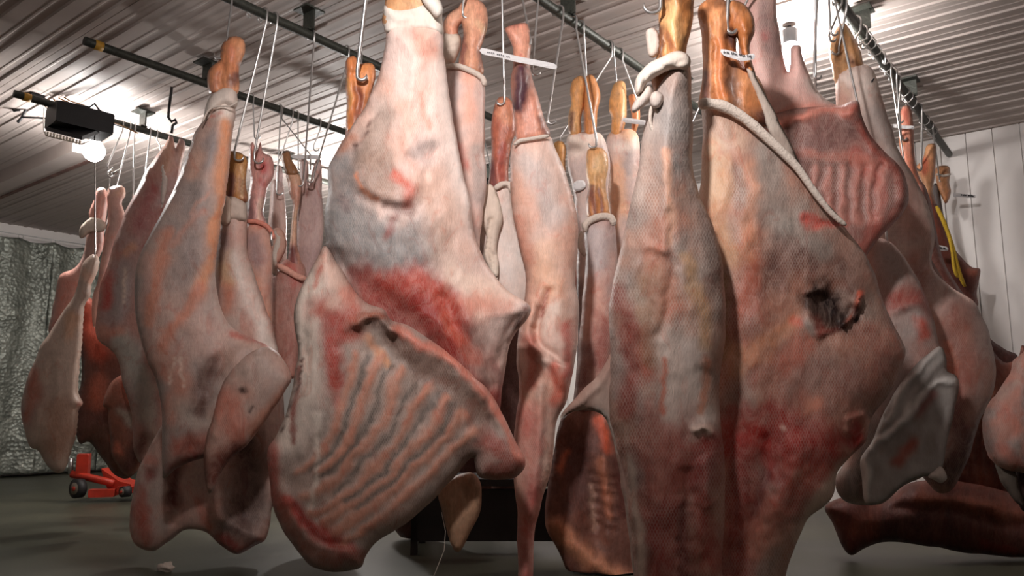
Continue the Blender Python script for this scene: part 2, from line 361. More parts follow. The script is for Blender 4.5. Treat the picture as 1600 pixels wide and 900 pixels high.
for k in range(15):
    xk = cx0+k*.4; tube('curtain_ring', [(xk+.03*math.cos(t*math.pi/4), Y1-.35, cz+.015+.03*math.sin(t*math.pi/4)) for t in range(9)], .004, M_STEEL, ct, 5)
tube('curtain_wire', [(cx0, Y1-.35, cz+.04), (cx1, Y1-.35, cz+.04)], .006, M_STEEL, ct, 6)

# ================================================================ RAILS
ZR = 3.12; RR = .028
def railY(px, py):   # the y of the rail that runs along X through this pixel at rail height
    u = (px-800)/F; v = (450-py)/F
    d = RT*u+(HF*math.cos(PITCH)+UP*math.sin(PITCH))+(-HF*math.sin(PITCH)+UP*math.cos(PITCH))*v
    k = (ZR-CH)/d.z; return (d*k).y, (d*k).x
def rail_depth(px, ry):  # forward distance where the rail passes over this pixel column
    u = (px-800)/F/math.cos(PITCH)
    # point t along x: right = x*sin - y*cos ; fwd = x*cos + y*sin ; right/fwd ~ u' (slightly pitch dependent, solved by steps)
    lo, hi = .2, 14
    best = None
    for i in range(4000):
        x_ = -2+i*.0027
        p = Vector((x_, ry, ZR-CH)); r_ = p.dot(RT); f_ = p.dot(HF)*math.cos(PITCH)+p.z*math.sin(PITCH)
        if f_ <= .1: continue
        e = abs(r_/f_*F+800-px)
        if best is None or e < best[0]: best = (e, x_, p.dot(HF))
    return best[1], best[2]
YA = railY(480,53)[0]; YB = railY(400,158)[0]; YC = railY(240,208)[0]; YD = railY(1000,107)[0]; YE = railY(1400,125)[0]
rails = {}
def rail(key, ry, xa, xb, label, blocks, tape=False):
    t = thing('hanging_rail', label, 'rail', ((xa+xb)/2, ry, ZR), )
    rails[key] = (t, ry)
    bm = bmesh.new(); n = 30
    tube_bm(bm, [(xa+(xb-xa)*i/n, ry+.004*noise.noise((i*.9,ry,0)), ZR) for i in range(n+1)], RR, 12); bmesh.ops.recalc_face_normals(bm, faces=bm.faces)
    from_bm('rail_pipe', bm, M_RAIL, t, True)
    for bx_ in blocks:
        bm = bmesh.new(); h = ZC-.02-ZR-RR+.01
        box(bm, (bx_, ry, ZR+RR-.005+h/2), (.012,.10,h)); box(bm, (bx_, ry, ZC-.028), (.14,.13,.012)); box(bm, (bx_, ry, ZR+RR), (.05,.06,.012))
        from_bm('hanger_bracket', bm, M_RAIL, t)
    if tape: tube('end_tape', [(xa+.06,ry,ZR),(xa+.11,ry,ZR)], RR+.003, M_TAPE, t, 12)
def rx(px, ry): return rail_depth(px, ry)[0]
rail('A', YA, -.5, X1-.06, 'dark pipe rail over the left carcasses, running out at the top edge', [rx(482,YA), rx(660,YA), .4, 6.4])
xb0 = rx(132, YB); rail('B', YB, xb0, X1-.06, 'dark pipe rail with yellow taped end high on the bare ceiling', [rx(322,YB), rx(560,YB), rx(760,YB)], True)
xc0 = rx(22, YC); rail('C', YC, xc0, X1-.06, 'dark pipe rail behind the black fan unit at far left', [rx(222,YC), rx(450,YC)], True)
rail('D', YD, -.2, X1-.06, 'dark pipe rail crossing behind the knotted white carcass', [.6, rx(885,YD)+.02, rx(1065,YD), 6])
rail('E', YE, -.2, X1-.06, 'dark pipe rail crowded with empty hooks at the right', [.8, rx(1348,YE), 6.2])

# ---------------------------------------------------------------- hooks
def arc(c, r, a0, a1, u, v, n=8): return [c+u*(r*math.cos(a0+(a1-a0)*i/n))+v*(r*math.sin(a0+(a1-a0)*i/n)) for i in range(n+1)]
def hook(px, key, bpx, bpy_, label, rad=.0058, jr=.035, jdir=1, top=True, j=True, Db=None):
    """long steel hook: curl over its rail, straight shank, pointed J"""
    ry = rails[key][1] if isinstance(key, str) else None
    x_, D_ = rail_depth(px, ry)
    top_c = Vector((x_, ry, ZR)); Y_ = Vector((0,1,0))
    bot = P(bpx, bpy_, Db or D_)
    R_ = RR+rad+.002
    pts = arc(top_c, R_, math.radians(-20), math.pi, -Y_, UP, 9)[::1]
    # curl comes over the rail and the shank leaves from the camera side
    pts = arc(top_c, R_, math.radians(200), 0, -Y_, UP, 10)
    pts.append(top_c-Y_*R_*.9-UP*.06)
    pts.append(bot+UP*jr*1.2)
    s = RT*jdir
    if j: pts += arc(bot+s*jr, jr, math.pi, math.radians(375), s, UP, 9)[1:]
    else: pts.append(bot)
    n = len(pts); rads = [rad]*n
    if j: rads[-1] = rad*.15; rads[-2] = rad*.6
    z0 = bot
    t = tag(tube('meat_hook', pts, rads, M_STEEL, None, 7), label, 'hook')
    return t
def hanger_at(px, key): return rail_depth(px, rails[key][1])

def carcass(name, label, px, py, D, group=None): return thing(name, label, 'carcass', P(px, py, D), group)
DA = lambda px: rail_depth(px, YA)[1]
DB = lambda px: rail_depth(px, YB)[1]
DCc = lambda px: rail_depth(px, YC)[1]
DD_ = lambda px: rail_depth(px, YD)[1]
DE = lambda px: rail_depth(px, YE)[1]
print('depths A350 %.2f B450 %.2f C180 %.2f D650 %.2f D800 %.2f D960 %.2f E1040 %.2f E1140 %.2f E1320 %.2f E1420 %.2f' % (DA(350),DB(450),DCc(180),DD_(650),DD_(800),DD_(960),DE(1040),DE(1140),DE(1320),DE(1420)))


# ================================================================ FRONT: the hero carcass
d = 3.30
c = carcass('hanging_carcass', 'largest netted beef side, its striped ribs swinging open at front left of centre', 640, 890, d)
slab('hindquarter', [(607,40),(640,36),(688,42),(694,90),(701,140),(710,200),(722,262),(735,320),(742,370),(757,405),(778,437),(800,458),(824,474),(830,484),(822,500),(806,520),(795,545),(786,600),(780,650),(770,690),(700,650),(620,560),(560,480),(515,400),(508,372),(507,340),(513,300),(512,268),(526,235),(545,205),(565,175),(580,145),(594,110),(602,75)],
 d, .17, 95, c, M_MEAT, (222,194,184), (206,166,150), feats=[([(560,255),(575,290),(605,315),(632,318),(640,290)],16,.035),([(590,262),(608,292)],24,.03),([(640,330),(600,320),(570,300)],10,-.03),([(548,235),(572,205),(592,180)],8,-.014),
  ([(515,400),(560,440),(620,480),(690,560),(770,640)],20,-.03),([(690,470),(730,530),(770,600)],12,-.02),([(650,470),(700,520),(740,590)],14,.02),([(828,484),(800,520),(780,560)],9,-.018),([(740,380),(790,445),(826,478)],12,.012)],
 cols=[([(530,260),(540,330),(545,385),(600,410),(660,390)],52,(132,126,124),.95),([(515,340),(580,370),(640,405)],40,(136,132,130),.9),([(600,180),(585,230),(600,270)],26,(150,132,120),.7),([(655,245),(670,225)],16,(132,116,112),.7),
  ([(575,250),(600,285)],26,(138,112,98),.75),([(558,268),(570,292),(590,308)],4,(220,140,104),.95),([(620,275),(640,300),(636,322)],9,(200,92,72),.85),([(600,318),(622,325),(640,335)],9,(96,60,54),.6),([(612,340),(604,370)],9,(132,66,60),.7),  # the brown-black stain paints the shadow below the bulge
  ([(548,428),(585,465),(640,505)],15,(134,62,56),.85),([(590,475),(640,455),(690,475),(720,520)],36,(168,66,52),.97),([(600,455),(660,450),(690,480)],30,(166,60,48),.95),([(650,480),(705,530),(745,585),(778,650)],40,(142,44,38),.97),([(700,500),(740,560)],10,(190,84,62),.7),([(670,520),(720,590)],8,(96,30,28),.7),([(655,440),(700,470)],18,(178,74,58),.8),([(740,470),(790,480)],18,(206,132,110),.7),
  ([(710,430),(760,450),(790,462)],20,(228,198,180),.8),([(700,110),(718,210),(735,330)],30,(232,212,202),.85),([(650,60),(665,75)],18,(216,150,130),.6),([(662,150),(668,190)],7,(216,140,118),.6),([(680,300),(700,400)],30,(214,176,156),.5),
  ([(750,520),(745,560),(765,590)],18,(166,140,130),.8),([(640,540),(700,600),(760,660)],20,(120,40,38),.7),([(826,480)],7,(112,48,40),1),([(820,490),(806,515)],3,(60,30,28),.9),([(553,228),(590,178)],2.5,(84,58,52),.8),([(552,226)],5,(70,44,40),.9),
  ([(538,305),(545,322)],8,(104,76,74),.5),([(528,235),(545,215)],10,(176,110,80),.6)], sp=5, net=.6, lump=.02)
slab('rib_cage', [(508,384),(528,412),(545,440),(560,462),(578,476),(600,484),(612,500),(640,510),(668,526),(690,540),(715,556),(740,578),(765,610),(788,652),(806,690),(820,716),(819,734),(800,748),(768,750),(748,744),(742,728),(736,716),(700,756),(668,790),(634,818),(590,846),(572,868),(560,888),(520,894),(486,884),(462,858),(440,825),(427,790),(420,745),(418,705),(432,680),(448,642),(460,590),(466,545),(460,510),(462,470),(480,432),(496,404)],
 d-.13, .10, 38, c, M_MEAT, (168,150,140), (176,150,138), tilt=(.12,0),
 feats=[([(550,505),(575,494),(600,490),(612,515)],9,.05),([(612,505),(660,532),(700,555),(745,600),(785,670),(812,715)],12,.03),([(600,545),(660,580),(720,625),(760,670)],22,-.03)]+
  [(pl,8,.008) for pl in ([(592,560),(575,610),(556,667),(530,712),(492,745)],[(632,575),(610,625),(585,680),(550,723),(510,762),(475,775)],[(670,600),(640,655),(612,702),(573,745),(533,782),(490,800)],[(700,625),(664,675),(632,714),(598,750),(550,792),(508,815)],[(722,645),(690,682),(658,716),(615,760),(567,803),(523,832)],[(735,672),(700,710),(660,748),(614,790),(573,827),(538,848)],[(560,560),(545,610),(525,665),(498,710),(466,735)],[(530,560),(515,620),(495,670),(470,705)])]+
  [([(470,400),(480,480),(478,540),(468,620),(450,690)],6,-.012),([(425,700),(445,780),(490,840),(560,880)],14,.02),([(460,800),(500,845),(540,855)],8,-.02)],
 cols=[([(485,440),(478,520),(474,600),(455,680)],26,(222,204,190),.9),([(500,400),(530,450),(520,470)],16,(212,176,160),.8),([(560,440),(540,460)],14,(206,118,98),.6),([(505,480),(540,485),(548,520)],22,(168,72,56),.95),([(520,500),(522,560),(528,600)],17,(168,64,52),.95),([(524,600),(530,640)],10,(180,80,66),.75),([(500,410),(490,440)],5,(186,96,80),.7),
  ([(550,505),(575,494),(600,492)],8,(150,84,64),.9),([(565,512),(600,505),(610,530)],16,(96,68,58),.75),([(590,555),(605,575)],8,(228,164,124),.9),([(570,530),(585,545)],9,(220,150,112),.7),  # the dark brown stain paints the shade under the lifted flap
  ([(620,512),(690,552),(745,600),(790,672),(815,718)],8,(206,120,100),.9),([(640,545),(700,590),(745,640)],26,(118,88,76),.85),([(660,620),(690,640),(730,690)],30,(112,92,82),.7),([(760,690),(800,720),(770,740)],24,(150,70,58),.85),([(812,700),(820,722)],10,(186,76,62),.9),
  ([(422,700),(428,760),(445,800)],13,(206,104,90),.9),([(450,790),(490,825),(540,860)],16,(178,58,50),.95),([(440,800),(480,860),(520,880)],12,(188,122,106),.7),([(530,862),(556,876)],16,(156,84,72),.8),([(497,640),(494,720),(486,790)],5,(226,210,196),.75),([(462,580),(460,650),(458,690)],5,(150,78,68),.8),([(470,560),(458,620),(440,680)],1.8,(90,62,56),.9)]+
  [(pl,8,(200,136,112),.9) for pl in ([(592,560),(575,610),(556,667),(530,712),(492,745)],[(632,575),(610,625),(585,680),(550,723),(510,762),(475,775)],[(670,600),(640,655),(612,702),(573,745),(533,782),(490,800)],[(700,625),(664,675),(632,714),(598,750),(550,792),(508,815)],[(722,645),(690,682),(658,716),(615,760),(567,803),(523,832)],[(735,672),(700,710),(660,748),(614,790),(573,827),(538,848)],[(560,560),(545,610),(525,665),(498,710),(466,735)])]+
  [(pl,4.5,(106,94,86),.85) for pl in ([(612,572),(592,620),(570,675),(540,718),(500,752)],[(650,592),(626,640),(598,692),(562,734),(522,772)],[(685,615),(652,664),(622,708),(586,748),(540,788)],[(712,638),(678,678),(645,715),(606,755),(558,798)],[(576,560),(560,612),(540,667),(514,710),(480,740)])], sp=4.5, net=.55, lump=.01)
slab('kidney_fat', [(700,750),(735,738),(752,760),(750,800),(735,830),(718,862),(705,850),(692,800),(684,770)], d+.12, .05, 26, c, M_WET, (160,128,104), (180,140,112), sp=5)
tube('loose_twine', [P(x_,y_,d+.05) for x_,y_ in [(690,800),(696,830),(694,860),(682,890),(676,905)]], .0015, M_CLOTH, c, 5)
slab('shank', [(603,45),(602,0),(606,-40),(622,-60),(640,-45),(668,-55),(678,-20),(684,45)], d, .055, 26, c, M_BONE, BONE, BONEL, sp=5)
slab('cloth_cuff', [(601,8),(620,12),(650,4),(672,-2),(688,6),(691,30),(692,56),(660,54),(640,50),(605,54),(600,30)], d-.005, .075, 34, c, M_DRY, (238,226,214), (228,212,200), feats=[([(605,16),(650,10),(688,10)],5,.012),([(603,48),(645,44),(690,50)],5,.014),([(606,34),(660,28)],4,-.008)], sp=4.5, lump=.006, lumps=18)
slab('cloth_knot', [(655,-18),(672,-20),(686,-2),(692,10),(690,24),(680,28),(672,18),(660,2)], d-.09, .03, 12, c, M_DRY, (240,232,222), WHT, sp=4, lump=.008, lumps=10)
hook(652,'D',640,-30,'thick hook above the largest netted side, mostly out of the picture',.008,Db=d)

# ---------------------------------------------------------------- the two big sides at right of centre
d = 2.62
c = carcass('hanging_carcass', 'grey netted beef side with a white knotted cloth at its neck, right of centre', 1045, 960, d)
slab('hindquarter', [(1020,150),(1030,120),(1050,100),(1077,96),(1080,150),(1083,210),(1082,262),(1094,305),(1112,350),(1127,400),(1133,460),(1133,530),(1124,600),(1126,660),(1133,720),(1132,800),(1128,880),(1130,965),(1050,985),(1000,965),(992,900),(985,830),(976,745),(962,690),(952,640),(954,560),(951,490),(962,420),(980,345),(996,272),(1006,205)],
 d, .15, 78, c, M_MEAT, (154,138,130), (178,136,118), feats=[([(1045,330),(1050,420),(1030,520)],8,-.012),([(1046,260),(1046,380),(1080,470),(1098,560)],16,.014),([(985,430),(1005,390),(1040,395)],8,.012),([(1100,665),(1115,690),(1112,780)],14,.03),([(1085,668),(1105,668),(1122,680)],4,.02),([(1075,740),(1070,850),(1072,950)],9,-.02),([(1108,720),(1100,860)],12,.015)],
 cols=[([(1030,170),(1050,200),(1060,260)],40,(150,142,138),.8),([(1015,200),(990,300)],16,(206,190,180),.6),([(1043,240),(1046,300),(1050,380)],7,(216,164,136),.8),([(1045,350),(1020,420),(1040,480)],28,(192,122,96),.75),([(1070,400),(1090,470),(1105,540)],9,(212,164,116),.6),([(1105,340),(1120,430)],22,(122,104,98),.7),([(970,450),(985,560),(975,640)],18,(140,62,52),.8),([(990,520),(1010,580)],24,(176,84,66),.75),([(1010,440),(1000,500),(1020,560)],24,(150,120,90),.5),
  ([(1045,530),(1052,600),(1048,640)],20,(218,196,184),.85),([(1090,540),(1080,640),(1110,655)],26,(216,198,188),.85),([(1040,560),(1036,640)],5,(208,112,86),.8),([(1103,560),(1098,640)],7,(216,142,112),.8),([(1085,667),(1110,670)],7,(236,206,190),.9),([(1112,690),(1105,740)],22,(150,50,44),.95),([(1100,780),(1115,880)],24,(164,72,60),.9),([(1040,700),(1040,800),(1045,960)],46,(150,62,54),.9),([(1020,640),(1030,760)],22,(178,112,98),.7),([(1068,780),(1070,900)],8,(110,44,40),.8),([(984,720),(994,800),(1004,880),(1012,960)],7,(222,196,180),.95),([(965,700),(975,780)],8,(198,150,134),.6),([(1050,650),(1060,720)],30,(172,92,80),.7)], sp=4.5, net=.75, lump=.012)
slab('net_sheet', [(962,520),(950,560),(930,590),(905,615),(885,636),(874,655),(896,644),(922,641),(942,650),(956,680),(966,730),(974,780),(984,850),(992,905),(1008,900),(1004,820),(990,740),(975,640),(975,560)], d+.05, .018, 16, c, M_DRY, (214,186,172), (196,158,144), feats=[([(960,570),(930,605),(890,640)],5,.01)], cols=[([(878,652),(900,640),(930,638),(950,655),(962,700)],4,(240,226,214),.9),([(975,700),(990,800),(998,890)],6,(224,206,192),.9)], sp=4.5, lump=.008)
slab('shank', [(1033,-30),(1050,-50),(1075,-40),(1084,-10),(1084,12),(1080,45),(1073,80),(1072,120),(1055,150),(1030,152),(1018,130),(1024,95),(1030,60),(1030,20)], d, .062, 24, c, M_BONE, (196,122,66), (214,152,92), feats=[([(1040,20),(1038,90)],5,-.02),([(1060,0),(1058,80)],9,.015),([(1058,110),(1062,140)],8,-.02)], cols=[([(1040,0),(1060,-10),(1078,10)],9,(110,62,34),.7),([(1050,10),(1058,60)],10,(232,182,122),.8),([(1034,50),(1030,90)],5,(84,40,34),.8),([(1045,60),(1048,80)],6,(150,60,40),.6),([(1040,120),(1055,140)],22,(118,64,52),.85)], sp=4)
slab('cloth_roll', [(992,138),(996,118),(1012,100),(1034,88),(1060,80),(1076,86),(1080,98),(1072,108),(1050,110),(1030,118),(1012,130),(1004,146),(996,150)], d-.075, .05, 13, c, M_DRY, (240,228,216), (226,210,196), feats=[([(998,134),(1016,110),(1050,98),(1074,96)],3,-.008)], sp=3.6, lump=.008, lumps=14)
slab('cloth_fold', [(1010,48),(1022,44),(1030,56),(1030,78),(1022,90),(1012,86),(1010,66)], d-.02, .02, 10, c, M_DRY, WHT, (214,196,180), sp=4)
slab('cloth_knot', [(1012,132),(1020,140),(1016,156),(1004,168),(990,176),(987,168),(994,154),(1004,142)], d-.08, .028, 11, c, M_DRY, WHT, (216,202,190), sp=3.5, lump=.008, lumps=9)
slab('cloth_knot', [(1016,148),(1026,142),(1036,148),(1038,158),(1030,168),(1020,168),(1014,158)], d-.09, .032, 11, c, M_DRY, WHT, (222,208,196), sp=3.5, lump=.008, lumps=9)
for q in ([(1018,166),(1016,190),(1026,220)],[(1024,168),(1034,196),(1042,222)],[(1034,160),(1052,180),(1064,206)],[(1038,152),(1056,130),(1070,112)],[(1030,166),(1046,200),(1060,240)]): strip('gathered_fold', q, d-.075, 3.2, c, M_CLOTH, 6)
hook(1030,'E',1033,8,'hook with its open point left of the knotted cloth carcass',.007,.03,-1,Db=2.56)

d = 2.86
c = carcass('hanging_carcass', 'reddish netted beef side with a dark hole in its flank, broadest at the right', 1190, 960, d)
slab('hindquarter', [(1095,158),(1112,158),(1135,166),(1165,182),(1200,206),(1240,248),(1266,285),(1292,322),(1318,352),(1345,388),(1362,416),(1376,460),(1393,500),(1414,545),(1406,582),(1388,618),(1360,656),(1352,690),(1330,712),(1308,738),(1304,770),(1290,790),(1262,812),(1240,860),(1225,905),(1206,975),(1110,975),(1112,880),(1114,800),(1114,700),(1110,600),(1110,500),(1108,430),(1096,370),(1092,320),(1096,262),(1098,200)],
 d, .13, 80, c, M_MEAT, (152,126,114), (174,122,102), feats=[([(1288,476),(1306,500)],27,-.055),([(1338,480),(1342,492)],9,-.03),([(1345,455),(1338,485),(1322,508)],4,.045),([(1266,470),(1268,510),(1285,526),(1310,512),(1325,505)],6,.02),([(1262,455),(1290,452)],6,.02),([(1340,678)],18,-.03),([(1320,660),(1350,655)],5,.015),([(1262,348),(1300,352),(1325,350)],4,-.014),([(1355,400),(1380,470),(1400,530)],10,.012),([(1180,300),(1160,420),(1200,520)],30,.02),([(1200,700),(1180,800),(1160,900)],18,-.025),([(1250,700),(1220,800)],18,.025),([(1135,250),(1115,350)],14,.012)],
 cols=[([(1120,190),(1150,220)],24,(190,160,140),.7),([(1110,230),(1108,300)],16,(222,190,160),.7),([(1128,260),(1124,340),(1140,390)],20,(206,158,122),.8),([(1190,220),(1210,300),(1230,360)],30,(150,138,130),.8),([(1170,260),(1175,340),(1170,400)],14,(208,140,106),.6),([(1175,400),(1165,480)],18,(176,92,70),.7),([(1190,440),(1230,400),(1280,400),(1330,430)],34,(92,58,50),.85),([(1260,345),(1300,352),(1326,350)],7,(196,78,66),.85),([(1320,390),(1350,430)],18,(156,118,104),.7),
  ([(1240,350),(1290,390)],16,(142,134,126),.6),([(1282,474),(1306,500)],32,(30,16,15),1,4),([(1340,482),(1342,495)],9,(34,18,17),1),([(1346,452),(1338,485),(1320,510)],5,(206,104,80),.9),([(1276,500),(1285,524),(1312,514)],8,(176,68,54),.9),([(1240,500),(1252,508)],9,(206,92,70),.8),([(1270,520),(1262,510)],9,(150,138,130),.8),  # near-black stains paint the shade inside the flank hollow
  ([(1165,560),(1200,530),(1240,500)],14,(208,140,104),.7),([(1145,560),(1150,580)],14,(206,152,116),.7),([(1230,560),(1260,540)],20,(208,104,80),.6),([(1160,480),(1180,560),(1250,590),(1350,600)],50,(146,88,76),.6),([(1150,690),(1220,680),(1290,700)],44,(162,48,40),.95),([(1150,640),(1190,640)],16,(150,60,52),.7),([(1280,740),(1220,790)],30,(176,76,60),.75),([(1330,720),(1280,790),(1250,840)],13,(208,182,160),.85),([(1340,678)],20,(160,54,48),1),([(1318,665),(1345,655),(1362,664)],4,(226,170,150),.9),([(1325,700),(1350,695)],4,(218,160,140),.7),([(1262,632),(1276,628)],8,(226,146,120),.8),([(1222,672)],6,(240,196,180),.8),([(1200,690),(1210,735)],20,(160,44,40),.6),
  ([(1165,720),(1150,850),(1150,960)],30,(146,60,52),.85),([(1180,860),(1210,800)],18,(196,120,100),.6),([(1380,440),(1400,520),(1408,560)],10,(186,110,92),.7),([(1360,520),(1390,570)],20,(150,84,72),.6),([(1130,430),(1130,560)],8,(140,112,72),.6),([(1195,740),(1180,800)],8,(100,34,32),.6)], sp=4.5, net=.6, lump=.013)
slab('shank', [(1091,22),(1097,5),(1115,-4),(1135,2),(1146,20),(1150,55),(1153,88),(1164,108),(1185,122),(1199,150),(1204,196),(1170,196),(1130,180),(1094,168),(1097,120),(1097,60)], d-.01, .06, 26, c, M_BONE, (204,128,74), (224,150,98), feats=[([(1104,30),(1108,100),(1106,160)],7,.02),([(1124,20),(1126,120),(1130,170)],10,.022),([(1140,60),(1142,150)],6,-.022),([(1116,60),(1118,160)],4,-.014),([(1160,120),(1170,185)],8,.012)], cols=[([(1100,12),(1120,0),(1142,16)],7,(120,68,36),.7),([(1101,110),(1100,160)],8,(92,62,60),.9),([(1142,55),(1146,75)],7,(90,56,50),.85),([(1142,100),(1146,165)],9,(104,76,62),.85),([(1125,60),(1128,150)],7,(226,132,80),.8),([(1180,178),(1198,188)],12,(70,30,28),.9),([(1165,140),(1175,170)],12,(210,132,80),.7),([(1158,160),(1160,180)],6,(140,110,90),.6)], sp=4)
slab('heel_bone', [(1136,4),(1155,3),(1168,12),(1178,28),(1178,50),(1172,75),(1176,100),(1180,118),(1166,112),(1160,88),(1153,60),(1140,38)], d-.03, .045, 15, c, M_BONE, (206,132,78), (188,112,60), feats=[([(1160,25),(1168,50)],7,.012)], cols=[([(1150,6),(1170,14)],5,(104,60,34),.7),([(1150,20),(1145,34)],5,(140,80,46),.6)], sp=3.6)
strip('cloth_hem', [(1092,163),(1112,162),(1135,168),(1165,186),(1195,212),(1225,240),(1246,262),(1270,296),(1298,332),(1322,352)], d-.11, 9.5, c, M_CLOTH, 9)
slab('net_sheet', [(1166,108),(1178,112),(1186,128),(1205,165),(1225,205),(1246,248),(1262,275),(1290,315),(1318,346),(1300,338),(1262,292),(1232,258),(1206,215),(1186,160)], d-.06, .012, 8, c, M_DRY, (196,182,170), (176,158,146), feats=[([(1175,115),(1210,180),(1250,255)],3,.01)], sp=4)
ht = slab('paper_tag', [(1126,77),(1145,80),(1160,86),(1178,84),(1178,92),(1160,95),(1144,91),(1130,86)], d-.10, .003, 3, c, M_PAPER, sp=4, lump=.001, edge=0, feats=[])
def scribble(name, x0, y0, x1, y1, h, D, parent, n=14):
    bm = bmesh.new(); random.seed(int(x0))
    for i in range(n):
        t = i/n; 
        if i % 5 == 4: continue
        x_ = x0+(x1-x0)*t; y_ = y0+(y1-y0)*t; a = P(x_, y_, D); q = .35*(x1-x0)/n
        pts = [P(x_-q*.5, y_+h*random.uniform(-.5,.1), D), P(x_+q*.4, y_-h*.5*random.uniform(.3,1), D), P(x_+q, y_+h*.5*random.uniform(.2,1), D)]
        tube_bm(bm, pts, .0006*D, 4)
    bmesh.ops.recalc_face_normals(bm, faces=bm.faces); o = from_bm(name, bm, M_INK, parent); o['kind'] = 'stuff'; return o
scribble('handwriting', 1131, 82, 1175, 89, 5, d-.106, c, 18)
hook(1138,'E',1136,45,'thick hook through the split brown shank at top right of centre',.009,.018,1,Db=2.8)

# ---------------------------------------------------------------- right: carcass with raised rib flap
d = 3.55
c = carcass('hanging_carcass', 'pink carcass under tight netting with a folded red rib flap, upper right', 1290, 480, d)
slab('hindquarter', [(1150,-45),(1180,-50),(1210,-42),(1213,10),(1218,50),(1224,90),(1230,112),(1234,100),(1236,72),(1250,70),(1254,84),(1262,110),(1276,140),(1292,156),(1320,168),(1340,166),(1344,190),(1330,260),(1250,270),(1190,220),(1160,120),(1152,40)], d, .09, 42, c, M_MEAT, (220,176,166), (206,160,150), feats=[([(1225,60),(1230,112)],6,-.02),([(1160,0),(1185,80),(1200,150)],16,.02)], cols=[([(1190,-10),(1200,50),(1215,80)],12,(160,132,128),.7),([(1196,52)],6,(200,110,104),.7),([(1268,130),(1290,160),(1330,168)],12,(232,216,206),.8),([(1230,110),(1226,90)],3,(170,84,70),.7),([(1180,185),(1250,172),(1330,172)],9,(206,130,112),.8),([(1200,140),(1240,170)],24,(222,170,156),.6)], sp=5, net=.75)
slab('rib_flap', [(1205,190),(1230,172),(1270,166),(1310,166),(1332,158),(1342,160),(1346,178),(1358,208),(1378,232),(1402,256),(1415,276),(1420,312),(1408,336),(1384,362),(1356,396),(1345,425),(1310,400),(1270,330),(1235,260)], d-.10, .08, 34, c, M_MEAT, (140,98,90), (126,88,80), feats=[([(1210,186),(1270,174),(1335,168)],8,.03),([(1345,180),(1370,228),(1412,280),(1414,320)],10,.03)]+[([(1262+i*22,262-i*2),(1262+i*20,300),(1280+i*16,350-i*2)],5,-.018) for i in range(6)], cols=[([(1210,186),(1270,175),(1336,168)],9,(206,124,106),.85),([(1270,215),(1340,205)],28,(110,76,72),.6),([(1350,190),(1375,235),(1412,285),(1412,320)],10,(150,66,54),.9),([(1410,330),(1370,370),(1345,400)],12,(196,104,90),.8),([(1250,240),(1300,242),(1360,250)],9,(186,112,96),.6),([(1340,240),(1380,300),(1360,360)],14,(184,96,84),.7)]+[([(1272+i*22,262-i*2),(1272+i*20,300),(1290+i*16,350-i*2)],6,(186,118,104),.7) for i in range(6)]+[([(1338,163)],7,(176,76,62),.9)], sp=4.5, net=.6)
hook(1225,'E',1195,-60,'hook above the pink carcass with the folded flap, at the top edge',.007,Db=d)

d = 4.25
c = carcass('hanging_carcass', 'tall netted side with split orange shank and white sleeve, under the crowded rail', 1480, 780, d)
slab('shank', [(1295,75),(1300,55),(1316,36),(1330,50),(1344,78),(1348,100),(1352,112),(1335,130),(1312,140),(1303,125),(1298,100)], d, .045, 13, c, M_BONE, (208,146,92), (224,166,112), feats=[([(1312,78),(1310,94)],5,-.03),([(1332,60),(1338,100)],6,.012),([(1322,90),(1330,110)],4,-.012)], cols=[([(1310,86)],4,(70,34,28),.9),([(1326,95),(1335,105)],5,(120,70,50),.7),([(1318,40),(1328,50)],5,(226,180,110),.6)], sp=3.6)
slab('body', [(1306,124),(1322,106),(1345,98),(1362,106),(1372,130),(1380,160),(1392,195),(1402,230),(1420,262),(1442,300),(1456,340),(1461,380),(1455,405),(1462,425),(1486,448),(1520,470),(1536,498),(1548,530),(1556,575),(1550,620),(1530,660),(1512,720),(1480,770),(1440,740),(1400,600),(1370,430),(1340,300),(1312,190)], d, .12, 44, c, M_MEAT, (176,152,144), (186,140,124), feats=[([(1360,130),(1385,200),(1420,300)],12,.02),([(1455,410),(1440,480),(1460,560)],16,-.02),([(1490,480),(1520,540),(1520,620)],20,.02)], cols=[([(1330,120),(1355,135),(1345,155)],24,(228,212,202),.95),([(1318,130),(1325,155)],7,(196,160,140),.6),([(1370,180),(1400,240)],18,(186,174,168),.8),([(1405,300),(1430,360)],24,(160,118,108),.6),([(1440,420),(1430,480)],24,(130,82,74),.7),([(1500,500),(1500,600)],34,(150,88,74),.7),([(1456,415),(1490,450),(1525,476)],7,(196,160,148),.7),([(1440,300),(1456,350)],8,(206,180,168),.6),([(1500,640),(1510,700)],24,(96,50,44),.8),([(1430,730),(1480,740),(1530,690)],26,(70,40,34),.95),([(1480,540),(1490,580)],8,(190,108,80),.6)], sp=5, net=.35)
strip('sleeve_seam', [(1342,158),(1352,142),(1366,122)], d-.085, 1.6, c, M_INK, 5)
hook(1312,'E',1311,80,'hook piercing the split orange shank below the crowded rail',.007,.02,-1,Db=d-.04)

